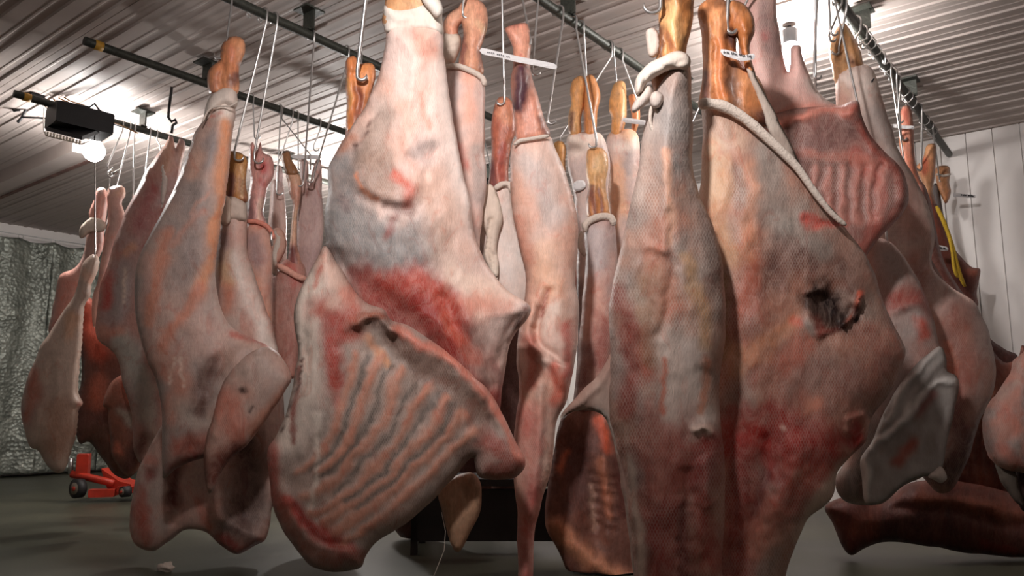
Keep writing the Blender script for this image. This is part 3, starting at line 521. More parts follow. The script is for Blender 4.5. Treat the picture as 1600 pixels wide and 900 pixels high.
d = 3.82
c = carcass('hanging_carcass', 'beef side trailing a white veil of netting with a small knob, lower right', 1400, 790, d)
slab('body', [(1350,382),(1378,372),(1400,386),(1422,416),(1446,462),(1458,495),(1464,525),(1471,552),(1478,582),(1490,590),(1488,640),(1478,690),(1468,730),(1440,745),(1410,760),(1380,786),(1350,790),(1318,782),(1306,750),(1330,700),(1360,600),(1360,480)], d, .08, 36, c, M_MEAT, (158,138,132), (168,130,120), feats=[([(1400,490),(1440,470),(1455,460)],7,.02),([(1440,505)],12,.02)], cols=[([(1400,470),(1440,465),(1460,480)],16,(150,72,62),.9),([(1440,505),(1446,520)],11,(200,92,76),.95),([(1395,520),(1430,500)],20,(178,164,158),.6),([(1380,400),(1410,430)],18,(150,138,132),.7),([(1395,700),(1420,680)],14,(150,76,62),.75),([(1440,640),(1460,600)],9,(160,84,78),.6),([(1360,690),(1330,770)],26,(112,102,96),.95)], sp=5, net=.4)
slab('veil', [(1468,540),(1478,560),(1480,580),(1494,586),(1498,600),(1492,640),(1482,680),(1474,720),(1466,745),(1446,744),(1420,752),(1398,768),(1372,788),(1352,786),(1346,750),(1344,716),(1362,690),(1372,664),(1388,630),(1412,592),(1440,562)], d-.13, .022, 12, c, M_DRY, (176,170,164), (150,140,134), feats=[([(1466,545),(1430,590),(1390,645),(1352,705)],5,.016),([(1478,560),(1440,605),(1400,655)],4,.014),([(1492,590),(1450,612),(1405,658),(1366,690),(1352,710)],5,.02),([(1348,715),(1350,750),(1356,784)],6,.022)], cols=[([(1492,590),(1450,610),(1405,655),(1362,692)],6,(226,220,214),.8),([(1466,545),(1430,590),(1385,650)],5,(210,202,196),.7),([(1348,715),(1350,750),(1358,784)],7,(222,216,208),.9),([(1400,720),(1425,690)],13,(160,84,68),.8),([(1430,640),(1452,620)],10,(156,80,76),.6),([(1470,730),(1480,640)],5,(206,200,196),.6)], sp=4, lump=.008, lumps=22)
slab('veil_knob', [(1460,736),(1470,728),(1478,736),(1480,748),(1470,755),(1460,750),(1450,745)], d-.15, .022, 9, c, M_DRY, (222,214,206), WHT, sp=3.5)
hook(1262,'E',1275,175,'slim hook rising in front of the bright ceiling at right, leftmost of its pair',.006,.02,1,Db=3.95)

# far right ones
d = 5.5
c = carcass('hanging_carcass', 'slim pink leg tied with a white strip, last but one along the crowded rail', 1425, 500, d)
slab('shank', [(1408,172),(1414,165),(1422,168),(1426,190),(1428,230),(1432,262),(1444,300),(1440,330),(1420,290),(1408,240),(1404,205)], d, .045, 10, c, M_BONE, (222,160,134), (214,130,100), cols=[([(1412,172),(1420,190)],6,(206,90,66),.8),([(1404,214),(1410,220)],4,(200,120,70),.8)], sp=3.6)
slab('paper_tag', [(1396,194),(1412,196),(1428,197),(1428,202),(1412,201),(1396,199)], d-.07, .004, 2.5, c, M_PAPER, sp=3.5, edge=0, lump=.001)
slab('body', [(1430,290),(1446,290),(1458,330),(1466,380),(1480,420),(1500,450),(1512,470),(1500,480),(1460,460),(1440,400)], d, .07, 16, c, M_MEAT, (120,72,64), (140,84,74), sp=5)
hook(1392,'E',1408,215,'doubled hook at the white-tagged pink leg on the crowded rail',.007,.02,1,Db=d-.05)
d = 6.0
c = carcass('hanging_carcass', 'red brown carcass with yellow cord, in front of the white panelled wall', 1480, 520, d)
slab('shank', [(1447,228),(1456,224),(1463,228),(1462,250),(1460,275),(1458,300),(1462,320),(1452,325),(1444,300),(1440,282),(1432,262),(1442,248)], d, .05, 9, c, M_BONE, (206,132,92), (222,160,110), cols=[([(1442,250),(1446,265)],6,(220,110,80),.85),([(1457,232),(1461,250)],3,(90,50,30),.7),([(1450,300),(1455,318)],8,(140,70,56),.8)], sp=3.5)
slab('body', [(1446,320),(1462,318),(1476,350),(1490,384),(1508,408),(1520,418),(1532,420),(1530,440),(1526,460),(1528,478),(1510,480),(1480,460),(1460,420),(1450,370)], d, .07, 18, c, M_WET, (112,62,54), (130,74,62), cols=[([(1520,420),(1528,425)],9,(170,100,80),.7),([(1490,430),(1470,400)],22,(82,42,38),.7)], sp=4.5)
strip('yellow_cord', [(1463,322),(1474,345),(1484,372),(1492,400),(1500,430),(1508,448)], d-.12, 3.2, c, M_YROPE, 6)
strip('yellow_cord', [(1484,372),(1488,395),(1491,420),(1496,434)], d-.13, 2.4, c, M_YROPE, 6)
slab('paper_tag', [(1462,383),(1480,386),(1480,392),(1463,390)], d-.16, .004, 2.5, c, M_PAPER, sp=3.5, edge=0, lump=.001); scribble('handwriting', 1465, 386, 1478, 389, 3, d-.17, c, 7)
hook(1432,'E',1440,262,'last big hook at the wall end of the crowded rail',.008,.02,-1,Db=d-.05)
d = 6.5
c = carcass('hanging_carcass', 'short orange shank tied in clear band, nearest the white panelled wall', 1480, 430, d)
slab('shank', [(1462,264),(1472,259),(1484,262),(1484,285),(1487,298),(1482,312),(1476,318),(1468,300),(1463,285)], d, .045, 10, c, M_BONE, (218,152,104), (206,132,84), sp=3.5)
strip('plastic_band', [(1463,272),(1473,275),(1485,272)], d-.05, 2.4, c, M_CLOTH, 6)
slab('grey_sleeve', [(1458,290),(1466,288),(1470,310),(1478,360),(1488,395),(1482,398),(1470,370),(1460,330)], d+.02, .03, 7, c, M_DRY, (150,146,146), (130,120,118), sp=3.5)
slab('paper_tag', [(1489,302),(1524,305),(1524,309),(1489,307)], d-.05, .004, 2.2, c, M_PAPER, sp=3.5, edge=0, lump=.001); scribble('handwriting', 1502, 305, 1522, 307, 3, d-.06, c, 9)
slab('lower_body', [(1480,395),(1490,398),(1500,420),(1516,470),(1540,520),(1570,545),(1590,560),(1560,600),(1520,560),(1490,470)], d, .05, 14, c, M_WET, (96,56,50), (80,44,40), sp=5)
hook(1450,'E',1468,282,'small hook of the shortest orange shank by the white wall',.006,.015,1,Db=d-.04)
d = 4.9
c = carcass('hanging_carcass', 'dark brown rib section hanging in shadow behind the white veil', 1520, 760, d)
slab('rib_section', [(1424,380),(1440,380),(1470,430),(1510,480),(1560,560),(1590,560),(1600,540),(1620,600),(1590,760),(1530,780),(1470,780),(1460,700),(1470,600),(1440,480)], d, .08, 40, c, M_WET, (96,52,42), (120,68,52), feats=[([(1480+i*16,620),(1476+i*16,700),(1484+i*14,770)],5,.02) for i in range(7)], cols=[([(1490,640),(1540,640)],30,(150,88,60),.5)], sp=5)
d = 3.7
c = carcass('hanging_carcass', 'rounded shoulder in pale white netting cut off by the right edge', 1600, 770, d)
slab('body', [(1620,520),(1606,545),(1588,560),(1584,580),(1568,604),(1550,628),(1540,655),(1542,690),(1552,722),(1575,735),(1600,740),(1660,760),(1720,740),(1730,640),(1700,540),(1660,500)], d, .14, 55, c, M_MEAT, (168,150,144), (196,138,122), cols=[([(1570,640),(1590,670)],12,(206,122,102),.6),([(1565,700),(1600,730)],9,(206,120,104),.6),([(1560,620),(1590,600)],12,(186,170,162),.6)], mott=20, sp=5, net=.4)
slab('net_tail', [(1556,722),(1585,736),(1592,760),(1600,790),(1588,785),(1572,765),(1560,745)], d+.02, .02, 10, c, M_DRY, (120,110,100), (100,88,80), sp=4.5)
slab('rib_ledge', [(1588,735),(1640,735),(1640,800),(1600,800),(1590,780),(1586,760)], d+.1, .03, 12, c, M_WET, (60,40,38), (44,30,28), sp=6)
# carcass lying on low trestle at lower right
d = 4.7
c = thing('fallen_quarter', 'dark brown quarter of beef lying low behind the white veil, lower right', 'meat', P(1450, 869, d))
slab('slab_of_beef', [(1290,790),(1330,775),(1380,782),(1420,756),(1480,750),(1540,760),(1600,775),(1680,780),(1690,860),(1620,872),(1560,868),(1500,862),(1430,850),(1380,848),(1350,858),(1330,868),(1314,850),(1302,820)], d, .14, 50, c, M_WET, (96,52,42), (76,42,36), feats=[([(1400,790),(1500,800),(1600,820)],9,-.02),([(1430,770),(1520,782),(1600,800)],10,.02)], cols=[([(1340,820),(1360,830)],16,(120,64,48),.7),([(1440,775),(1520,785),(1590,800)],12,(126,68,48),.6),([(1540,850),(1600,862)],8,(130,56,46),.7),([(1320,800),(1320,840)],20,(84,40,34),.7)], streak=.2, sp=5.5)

# ================================================================ MIDDLE ROW
d = 3.85
c = carcass('hanging_carcass', 'pale leg with arched shank and two rolled cuffs, right of the largest side', 730, 560, d)
slab('shank', [(716,12),(730,-4),(748,0),(760,14),(761,40),(756,60),(752,80),(756,112),(748,118),(722,112),(716,100),(720,75),(724,55),(722,38),(714,30)], d, .05, 15, c, M_BONE, (232,168,130), (224,156,122), feats=[([(740,20),(736,70),(738,105)],8,.012),([(728,55),(724,100)],4,-.018),([(750,80),(752,110)],3,-.012)], cols=[([(728,60),(724,100)],4,(120,66,64),.8),([(750,85),(752,110)],3,(110,60,56),.7),([(722,34),(726,26)],4,(90,50,44),.6),([(750,40),(758,50)],6,(236,196,150),.6)], sp=3.6)
slab('heel_bone', [(693,40),(700,24),(716,12),(724,20),(722,34),(716,44),(714,60),(696,62)], d-.01, .04, 12, c, M_BONE, (232,170,134), (222,150,118), sp=3.6)
slab('rolled_cuff', [(692,54),(704,50),(718,54),(720,70),(714,88),(706,102),(690,102),(686,90),(692,78)], d-.03, .045, 13, c, M_DRY, (232,214,196), (222,202,188), feats=[([(690,68),(718,64)],3,.01),([(690,82),(716,78)],3,.01),([(688,96),(708,98)],4,.01)], sp=3.6, lump=.005, lumps=12)
slab('body', [(692,104),(716,100),(742,106),(757,122),(758,170),(757,235),(760,290),(752,350),(744,420),(720,420),(700,330),(694,230),(690,150)], d, .08, 30, c, M_MEAT, (206,184,178), (214,176,162), cols=[([(728,115),(732,180)],9,(232,166,142),.7),([(716,230),(728,265)],9,(206,100,84),.6),([(745,240),(748,300)],12,(170,156,150),.8),([(705,120),(705,180)],10,(190,180,178),.6)], sp=5, net=.5)
strip('rolled_cuff', [(690,112),(698,104),(718,104),(738,112),(754,122),(757,134)], d-.075, 5, c, M_CLOTH, 8)
hook(722,'D',723,22,'short hook through the arched shank just right of the largest side',.006,.02,1,Db=d-.05)
d = 4.05
c = carcass('hanging_carcass', 'leg with a dark red shank and a long white cloth dangling down it', 785, 470, d)
slab('shank', [(771,172),(776,156),(787,150),(800,158),(805,176),(806,200),(800,225),(795,260),(792,300),(764,300),(764,270),(768,240),(767,200)], d, .055, 15, c, M_BONE, (204,128,96), (188,108,82), feats=[([(778,240),(776,290)],5,.012)], cols=[([(768,260),(770,290)],8,(104,58,60),.9),([(788,230),(782,290)],5,(160,70,62),.7),([(786,165),(790,190)],10,(226,156,116),.7)], sp=3.6)
slab('body', [(745,300),(770,290),(796,286),(802,330),(812,380),(822,415),(828,450),(820,490),(790,480),(755,420),(740,370),(738,330)], d, .07, 28, c, M_MEAT, (206,196,190), (214,194,184), cols=[([(742,330),(748,390)],8,(150,130,124),.8),([(800,300),(810,360)],6,(222,196,180),.6)], sp=5, net=.8)
slab('dangling_cloth', [(752,296),(764,288),(774,296),(782,318),(786,345),(780,365),(776,390),(780,415),(776,438),(768,428),(762,418),(756,400),(760,370),(752,350),(748,322)], d-.10, .035, 11, c, M_DRY, (240,226,210), (228,210,194), feats=[([(768,345),(766,400),(770,425)],3,-.03),([(758,310),(760,350)],5,.012)], sp=3.6, lump=.008, lumps=14)
strip('rolled_cuff', [(772,296),(784,288),(796,288),(800,300)], d-.07, 5, c, M_CLOTH, 8)
hook(776,'D',788,158,'straight hook down to the dark red shank, left of the centre leg',.006,.02,-1,Db=d-.06)
d = 3.75
c = carcass('hanging_carcass', 'long pink side with purple shank muscle and a thin foreleg reaching down, centre', 845, 930, d)
slab('shank', [(790,44),(806,38),(822,36),(827,46),(829,70),(828,96),(832,120),(842,155),(852,188),(860,212),(840,222),(808,220),(804,190),(800,160),(798,130),(802,98),(801,75),(794,58)], d, .055, 18, c, M_BONE, (232,162,130), (222,150,122), feats=[([(812,110),(812,165)],11,.03),([(830,120),(845,190)],5,.012)], cols=[([(814,112),(814,165)],15,(84,50,58),1),([(808,112),(810,150)],2.5,(216,196,196),.7),([(812,85),(813,105)],3,(200,90,76),.6),([(800,48),(815,42)],7,(226,140,116),.6),([(845,180),(855,205)],4,(96,50,52),.7)], sp=3.6)
slab('side', [(803,220),(830,214),(858,212),(866,230),(880,262),(892,298),(901,340),(903,385),(898,430),(904,480),(903,530),(896,575),(886,625),(872,650),(866,690),(860,735),(846,785),(835,830),(833,880),(830,930),(812,930),(809,870),(808,800),(802,740),(802,690),(808,640),(812,600),(806,560),(812,500),(822,440),(812,390),(801,330),(797,270)], d, .10, 38, c, M_MEAT, (216,184,170), (206,158,138), feats=[([(826,470),(822,520),(836,550),(862,566),(884,590),(890,625)],8,.04),([(838,480),(835,520),(850,545),(880,565)],7,-.03),([(856,450),(842,490),(838,520)],5,-.03),([(848,600),(842,700),(828,800)],7,.02),([(870,440),(875,560)],12,.012)],
 cols=[([(820,250),(850,300),(870,340)],22,(186,176,172),.7),([(812,350),(822,400)],13,(206,130,104),.6),([(850,390),(860,450)],20,(226,180,150),.7),([(865,480),(850,510)],14,(216,196,182),.8),([(856,450),(842,490)],4,(140,62,50),.8),([(890,510),(888,580)],11,(176,76,64),.85),([(862,570),(878,596),(870,625)],11,(196,78,52),.85),([(825,530),(830,600)],14,(176,96,80),.8),([(820,650),(830,700)],30,(188,110,98),.8),([(840,620),(850,600)],8,(190,160,146),.6),([(835,740),(820,830),(820,920)],20,(178,92,84),.85),([(862,655),(850,760)],5,(226,190,172),.7)], sp=4.5, net=.45, streak=.08)
strip('rolled_cuff', [(803,226),(812,220),(835,216),(858,212)], d-.085, 3.5, c, M_CLOTH, 8)
ptag = slab('paper_tag', [(752,75),(780,81),(810,88),(840,94),(867,100),(868,108),(840,103),(808,97),(780,90),(753,84)], d-.09, .004, 3.4, c, M_PAPER, sp=4, edge=0, lump=.001); scribble('handwriting', 762, 82, 798, 90, 3, d-.097, c, 12)
hook(806,'D',829,66,'bent hook at the right of the purple muscled shank, upper centre',.006,.015,-1,Db=d-.02)
hook(833,'D',832,112,'upright hook passing behind the long printed tag, upper centre',.006,.02,1,Db=4.0)
hook(872,'D',856,188,'hook at the right end of the long printed tag, upper centre',.0065,.02,1,Db=4.0)
d = 4.7
c = carcass('hanging_carcass', 'sleeved leg with twin orange bones left of a bare tendon shank, centre right', 915, 600, d)
slab('shank', [(891,140),(896,124),(908,118),(914,130),(912,160),(908,185),(908,210),(890,210),(888,180),(892,160)], d, .045, 11, c, M_BONE, (226,156,92), (236,180,120), cols=[([(890,175),(888,205)],4,(110,70,60),.8)], sp=3.5)
slab('shank', [(913,124),(924,117),(932,128),(938,152),(934,175),(930,210),(914,214),(910,180),(912,150)], d+.01, .045, 11, c, M_BONE, (224,150,90), (212,136,78), cols=[([(912,170),(914,205)],3,(150,130,120),.7)], sp=3.5)
slab('body', [(884,222),(892,208),(920,206),(940,210),(950,235),(954,260),(950,300),(944,400),(940,500),(935,600),(905,600),(902,500),(900,380),(896,300),(888,262)], d, .06, 20, c, M_MEAT, (190,172,166), (202,176,166), cols=[([(892,215),(905,225),(930,215)],14,(232,214,200),.9),([(905,260),(910,290)],12,(176,160,156),.6),([(905,450),(910,560)],20,(110,84,80),.8)], sp=5, net=.3)
slab('tag_bag', [(898,284),(912,282),(915,292),(906,298),(896,296)], d-.08, .01, 4, c, M_PAPER, sp=3.2, edge=.3)
hook(893,'D',932,225,'slanting hook crossing in front of the twin orange bones',.0065,.022,-1,Db=4.3)
hook(905,'D',916,118,'hook behind the twin orange bones, shorter than the slanting one',.0055,.02,1,Db=4.72)
d = 4.35
c = carcass('hanging_carcass', 'narrow side with fanned orange tendons above a rolled collar, right of centre leg', 935, 900, d)
slab('shank', [(917,240),(922,232),(938,230),(948,240),(950,262),(946,285),(950,320),(952,342),(920,345),(916,320),(918,285),(916,262)], d, .05, 14, c, M_BONE, (214,142,84), (232,176,116), feats=[([(932,270),(930,335)],3,.014),([(924,280),(922,335)],3,.012),([(941,280),(944,335)],3,.012)], cols=[([(926,290),(928,338)],5,(110,56,56),.85),([(938,295),(940,338)],3,(120,62,58),.85),([(932,245),(934,262)],8,(240,196,140),.7),([(919,300),(919,335)],3,(90,50,50),.8)], sp=3.3)
slab('body', [(914,352),(930,342),(956,340),(962,365),(965,420),(962,500),(955,560),(950,640),(900,640),(900,590),(906,520),(912,450),(916,400)], d, .08, 26, c, M_MEAT, (178,150,144), (198,152,136), cols=[([(930,370),(932,410)],18,(176,168,168),.8),([(930,450),(925,520)],20,(206,150,132),.6),([(940,500),(935,560)],14,(150,84,76),.8),([(918,560),(905,600)],12,(110,60,56),.7)], sp=4.5, net=.4)
strip('rolled_collar', [(914,362),(914,352),(924,343),(940,338),(955,340),(959,352)], d-.07, 6, c, M_CLOTH, 8)
strip('rolled_collar', [(910,362),(906,375),(908,390),(914,400)], d-.06, 5, c, M_CLOTH, 8)
slab('rib_cage', [(878,650),(905,638),(935,636),(958,660),(972,720),(985,790),(1000,850),(1010,920),(960,930),(900,915),(872,860),(852,820),(856,760),(866,700)], d, .10, 40, c, M_WET, (126,82,68), (108,70,60), feats=[([(942,660),(948,740),(944,840)],10,.03),([(880,690),(920,760),(930,830)],20,-.05),([(872,825),(910,860),(960,900)],14,.04)]+[([(925,740+i*16),(960,748+i*16)],3,-.015) for i in range(6)], cols=[([(900,700),(905,780)],30,(96,66,62),.8),([(930,655),(950,700)],8,(206,92,62),.8),([(885,700),(875,740)],6,(206,110,74),.7),([(925,760),(925,830)],3,(190,150,130),.7),([(940,720),(948,800)],7,(176,110,84),.8),([(866,820),(895,850),(930,880),(970,900)],15,(206,140,108),.9),([(965,720),(975,800)],8,(84,40,34),.8)], sp=5, streak=.15)
d = 4.9
c = carcass('hanging_carcass', 'leg with orange knuckle and a short white label, left of the knotted cloth', 972, 420, d)
slab('shank', [(953,150),(958,132),(966,126),(976,130),(979,150),(980,170),(978,190),(970,212),(956,212),(956,185),(951,170)], d, .05, 13, c, M_BONE, (226,154,84), (234,172,110), cols=[([(974,185),(972,205)],6,(104,60,58),.8)], sp=3.4)
slab('heel_bone', [(982,150),(992,148),(998,162),(1000,185),(994,208),(988,206),(986,180)], d+.05, .04, 8, c, M_BONE, (212,134,84), (224,150,96), sp=3.4)
slab('body', [(948,215),(965,206),(985,202),(998,215),(1000,260),(996,320),(985,400),(960,420),(950,340),(950,270)], d, .07, 22, c, M_MEAT, (196,170,162), (222,176,144), cols=[([(960,225),(990,230)],9,(232,218,206),.7),([(962,260),(966,330)],14,(226,170,130),.8),([(978,240),(980,270)],8,(160,148,146),.7)], sp=5, net=.3)
slab('paper_tag', [(975,184),(1010,189),(1010,195),(976,191)], d-.07, .004, 3, c, M_PAPER, sp=3.5, edge=0, lump=.001)
hook(952,'D',963,128,'left hook of the pair above the orange knuckle',.0055,.02,1,Db=d)
hook(966,'D',994,158,'right hook of the pair above the orange knuckle',.0055,.02,1,Db=d)
d = 4.9
c = carcass('hanging_carcass', 'narrow orange shank glimpsed between the long pink side and twin bones', 880, 420, d)
slab('shank', [(864,232),(868,221),(878,220),(884,232),(884,270),(886,320),(878,320),(868,270)], d, .04, 9, c, M_BONE, (232,170,100), (222,156,88), sp=3.4)
slab('body', [(870,300),(890,300),(904,380),(906,460),(880,460)], d, .05, 14, c, M_MEAT, (170,120,110), (190,150,136), sp=5)
d = 3.6
c = carcass('hanging_carcass', 'hidden leg whose orange knuckle shows between the two big right sides', 1072, 420, d)
slab('shank', [(1066,228),(1074,224),(1080,238),(1076,262),(1080,280),(1084,290),(1078,300),(1060,320),(1050,270)], d, .04, 9, c, M_BONE, (234,168,104), (226,150,90), sp=3.5)
slab('body', [(1062,300),(1080,290),(1092,320),(1100,400),(1060,420)], d, .05, 14, c, M_MEAT, (214,184,172), (200,168,156), sp=5)
d = 3.52
c = carcass('hanging_carcass', 'bare orange shank behind a thick hook, left of the largest netted side', 565, 260, d)
slab('shank', [(541,96),(552,88),(558,92),(562,100),(574,98),(584,102),(586,120),(582,140),(572,170),(560,205),(542,206),(541,170),(540,130)], d, .05, 15, c, M_BONE, (222,140,82), (206,120,70), feats=[([(558,110),(556,170)],4,-.02),([(548,100),(546,160)],6,.012)], cols=[([(560,140),(558,190)],7,(118,60,52),.85),([(545,120),(543,180)],4,(236,172,104),.7)], sp=3.5)
slab('body', [(541,200),(562,198),(580,180),(600,200),(600,300),(560,300),(542,240)], d+.01, .06, 20, c, M_MEAT, (206,150,136), (190,140,130), sp=5)
hook(583,'D',558,118,'thick slanting hook left of the largest netted side',.009,.022,1,Db=3.44)

# ================================================================ LEFT GROUP
d = 4.05
c = carcass('hanging_carcass', 'big grey netted side with a white banded neck, largest of the left group', 330, 775, d)
slab('shank', [(343,92),(346,72),(356,60),(370,57),(381,64),(383,80),(378,96),(374,110),(372,145),(352,152),(332,148),(326,140),(324,118),(330,104)], d, .055, 16, c, M_BONE, (222,150,104), (206,130,86), feats=[([(344,100),(340,135)],4,-.02),([(362,70),(356,115)],8,.014)], cols=[([(360,130),(368,118)],9,(96,58,56),.85),([(362,72),(364,90)],6,(226,134,100),.7),([(376,96),(377,104)],4,(230,226,220),.8),([(336,115),(330,140)],5,(206,132,104),.6)], sp=3.5)
slab('body', [(316,190),(328,165),(345,148),(362,150),(368,170),(362,225),(355,290),(345,350),(337,415),(340,460),(350,496),(368,516),(395,530),(420,540),(440,560),(438,600),(400,640),(350,690),(328,712),(302,720),(276,732),(256,747),(253,735),(254,690),(252,645),(245,600),(228,560),(215,512),(211,470),(211,425),(222,390),(243,350),(266,306),(288,252),(302,212)],
 d, .13, 62, c, M_MEAT, (170,150,142), (186,150,136), feats=[([(345,560),(320,640),(300,700)],14,-.03),([(262,600),(256,680),(255,735)],8,.015),([(330,230),(318,380),(300,500)],16,.014),([(440,548),(380,545),(345,580)],6,.015),([(240,380),(230,460),(245,560)],14,.01)],
 cols=[([(348,160),(355,178)],16,(234,220,208),.95),([(326,182),(350,180)],3,(200,96,76),.6),([(330,215),(325,250)],15,(132,124,124),.8),([(353,200),(350,260),(344,330),(330,400),(312,450)],10,(216,146,106),.95),([(312,450),(285,490),(255,540)],9,(206,132,108),.85),([(322,330),(290,350),(268,380)],5,(196,136,118),.6),([(330,300),(300,330)],3,(206,150,132),.7),([(258,360),(240,430),(236,500)],9,(200,132,108),.8),([(345,430),(350,480),(372,520)],14,(208,186,174),.7),([(275,560),(268,600)],2,(232,206,190),.8),([(283,560),(292,600)],2,(232,206,190),.7),([(310,240),(300,270)],12,(214,164,142),.6),([(290,300),(300,350),(285,420)],32,(140,126,122),.75),([(255,400),(235,480)],12,(200,132,110),.7),([(230,400),(220,480)],8,(196,150,138),.7),([(295,480),(270,540),(330,520)],34,(200,164,152),.7),([(310,470),(260,510)],8,(210,140,116),.6),([(255,570),(285,600),(270,640)],24,(200,126,102),.7),([(330,560),(310,640)],14,(104,74,66),.85),([(360,520),(400,530),(430,545)],8,(170,80,68),.8),([(280,700),(320,690)],20,(170,92,76),.85),([(262,730),(310,715)],9,(130,56,46),.8),([(290,640),(330,670)],22,(190,172,160),.7),([(250,480),(245,560)],22,(200,160,146),.6)], sp=5, net=.35)
strip('neck_band', [(316,192),(326,172),(340,166),(360,166),(371,158)], d-.12, 1.5, c, M_CLOTH, 6)
slab('white_band', [(318,178),(328,152),(345,137),(362,138),(370,150),(368,168),(350,170),(334,178),(322,192)], d-.03, .085, 22, c, M_DRY, (236,222,210), (226,208,196), feats=[([(322,176),(345,160),(368,160)],4,-.008)], sp=4, lump=.006, lumps=14)
slab('flank_flap', [(322,760),(318,715),(326,670),(338,620),(356,582),(382,556),(412,542),(432,548),(456,586),(446,612),(430,636),(410,664),(388,694),(362,716),(346,738),(330,770)], d-.10, .08, 36, c, M_MEAT, (176,148,136), (196,140,122), feats=[([(330,680),(350,600),(400,556)],8,.015)], cols=[([(400,560),(430,590),(420,620)],20,(182,160,150),.7),([(350,620),(370,680)],20,(190,108,88),.7),([(440,610),(400,670)],10,(196,132,108),.7),([(330,740),(370,700)],18,(110,56,46),.9),([(376,606),(378,612)],4,(50,26,24),.9),([(392,640),(390,650)],3,(60,32,28),.8)], sp=4.5, net=.3)
hook(357,'A',352,84,'hook tip standing left of the banded neck of the big left side',.006,.03,-1,Db=d-.02)
d = 4.55
c = carcass('hanging_carcass', 'cuffed leg with amber tendons whose ribs and backbone hang to the floor, left', 320, 862, d)
slab('shank', [(348,262),(352,240),(362,236),(378,240),(386,250),(386,270),(384,290),(386,316),(350,312),(350,290)], d, .05, 15, c, M_BONE, (196,132,64), (214,150,80), cols=[([(358,285),(360,310)],10,(110,52,54),.9),([(376,290),(380,312)],6,(130,74,70),.7),([(376,270),(377,310)],2,(230,190,140),.8),([(352,245),(352,270)],5,(120,76,60),.7)], sp=3.5)
slab('body', [(346,330),(356,308),(372,308),(384,318),(386,350),(386,390),(398,430),(412,470),(428,520),(440,580),(445,650),(440,710),(436,760),(424,800),(416,840),(398,852),(370,866),(345,852),(322,832),(290,828),(262,846),(240,860),(214,852),(203,830),(205,790),(212,745),(232,700),(262,650),(320,560),(336,480),(338,410),(342,360)], d, .09, 38, c, M_MEAT, (186,164,154), (196,150,136), feats=[([(272,700),(270,780),(268,820)],6,-.03),([(284,700),(282,780)],4,.02),([(330,740),(340,800),(400,840)],10,.03),([(385,720),(390,800)],24,-.05),([(234,735)],12,-.03)],
 cols=[([(352,400),(360,440)],14,(206,164,120),.7),([(350,370),(346,400)],10,(130,110,112),.7),([(358,450),(355,480)],9,(196,116,88),.7),([(370,400),(400,500),(420,540)],13,(222,208,198),.8),([(234,735)],12,(140,60,54),.9),([(226,715),(244,722)],5,(206,120,104),.6),([(275,720),(272,790)],11,(110,52,44),.9),([(215,800),(230,840)],14,(170,84,68),.8),([(290,740),(300,810)],14,(200,168,156),.6),([(385,700),(390,780),(370,820)],34,(96,72,66),.9),([(345,835),(380,855),(410,845)],9,(150,54,46),.85),([(220,760),(225,800)],10,(190,100,84),.6),([(310,790),(330,820)],8,(190,104,84),.7)], sp=5, net=.3)
slab('cloth_cuff', [(346,316),(354,306),(370,308),(383,318),(385,332),(384,345),(362,346),(348,345)], d-.03, .075, 16, c, M_DRY, (216,196,182), (196,170,158), feats=[([(350,318),(382,322)],4,.008)], sp=3.8, lump=.004, lumps=14)
slab('cloth_knot', [(346,312),(352,305),(360,312),(360,330),(358,348),(348,352),(342,342),(344,326)], d-.10, .03, 8, c, M_DRY, (226,206,190), (214,190,174), sp=3.4, lump=.006, lumps=9)
hook(412,'A',366,244,'left hook of the long parallel pair beside the big left side',.0065,.028,1,Db=4.48)
d = 4.75
c = carcass('hanging_carcass', 'leg with a raw pink joint cut open, under the second long parallel hook', 405, 600, d)
slab('shank', [(390,232),(396,222),(402,236),(408,222),(412,238),(424,244),(428,262),(426,280),(418,296),(412,330),(415,350),(386,350),(388,310),(392,280),(388,256)], d, .05, 14, c, M_BONE, (226,166,150), (206,140,126), cols=[([(414,260),(416,268)],6,(190,60,56),.9),([(412,285),(414,290)],5,(196,90,84),.7),([(392,235),(392,250)],4,(180,100,70),.8),([(404,310),(402,345)],3,(226,190,160),.8),([(390,310),(392,345)],6,(110,80,80),.7),([(410,315),(412,345)],6,(96,58,60),.8)], sp=3.4)
slab('body', [(384,352),(395,344),(415,348),(424,362),(426,400),(425,470),(424,560),(420,600),(400,590),(392,520),(384,440),(378,400)], d, .06, 20, c, M_MEAT, (186,146,134), (206,154,134), cols=[([(395,380),(405,400)],16,(150,128,128),.8),([(404,440),(410,520)],14,(214,156,132),.7),([(390,350),(415,352)],5,(196,120,104),.7)], sp=4.5)
strip('leather_strap', [(384,346),(400,346),(415,352),(424,362),(427,374)], d-.06, 4, c, simple('pink_strap', (206,130,112), .7, bump=.4), 7)
strip('chain_end', [(424,362),(424,374),(425,384)], d-.07, 2.4, c, M_STEEL, 6)
hook(428,'A',397,248,'right hook of the long parallel pair beside the big left side',.0065,.028,1,Db=4.6)
d = 5.3
c = carcass('hanging_carcass', 'leg with brown sawn bone and cream tendon tied by a pink sash', 450, 620, d)
slab('bone_end', [(440,244),(446,236),(453,238),(456,248),(464,262),(466,272),(456,276),(446,270)], d-.02, .035, 8, c, M_BONE, (150,100,62), (170,116,74), cols=[([(442,243)],2.2,(50,26,22),.9)], sp=3)
slab('shank', [(446,270),(458,264),(467,272),(472,288),(470,305),(466,330),(464,380),(468,400),(472,420),(448,425),(450,400),(456,350),(458,320),(452,300),(450,285)], d, .04, 9, c, M_BONE, (224,160,132), (230,176,140), cols=[([(458,395),(460,415)],10,(130,66,64),.85),([(461,320),(459,375)],3,(236,190,150),.7)], sp=3.2)
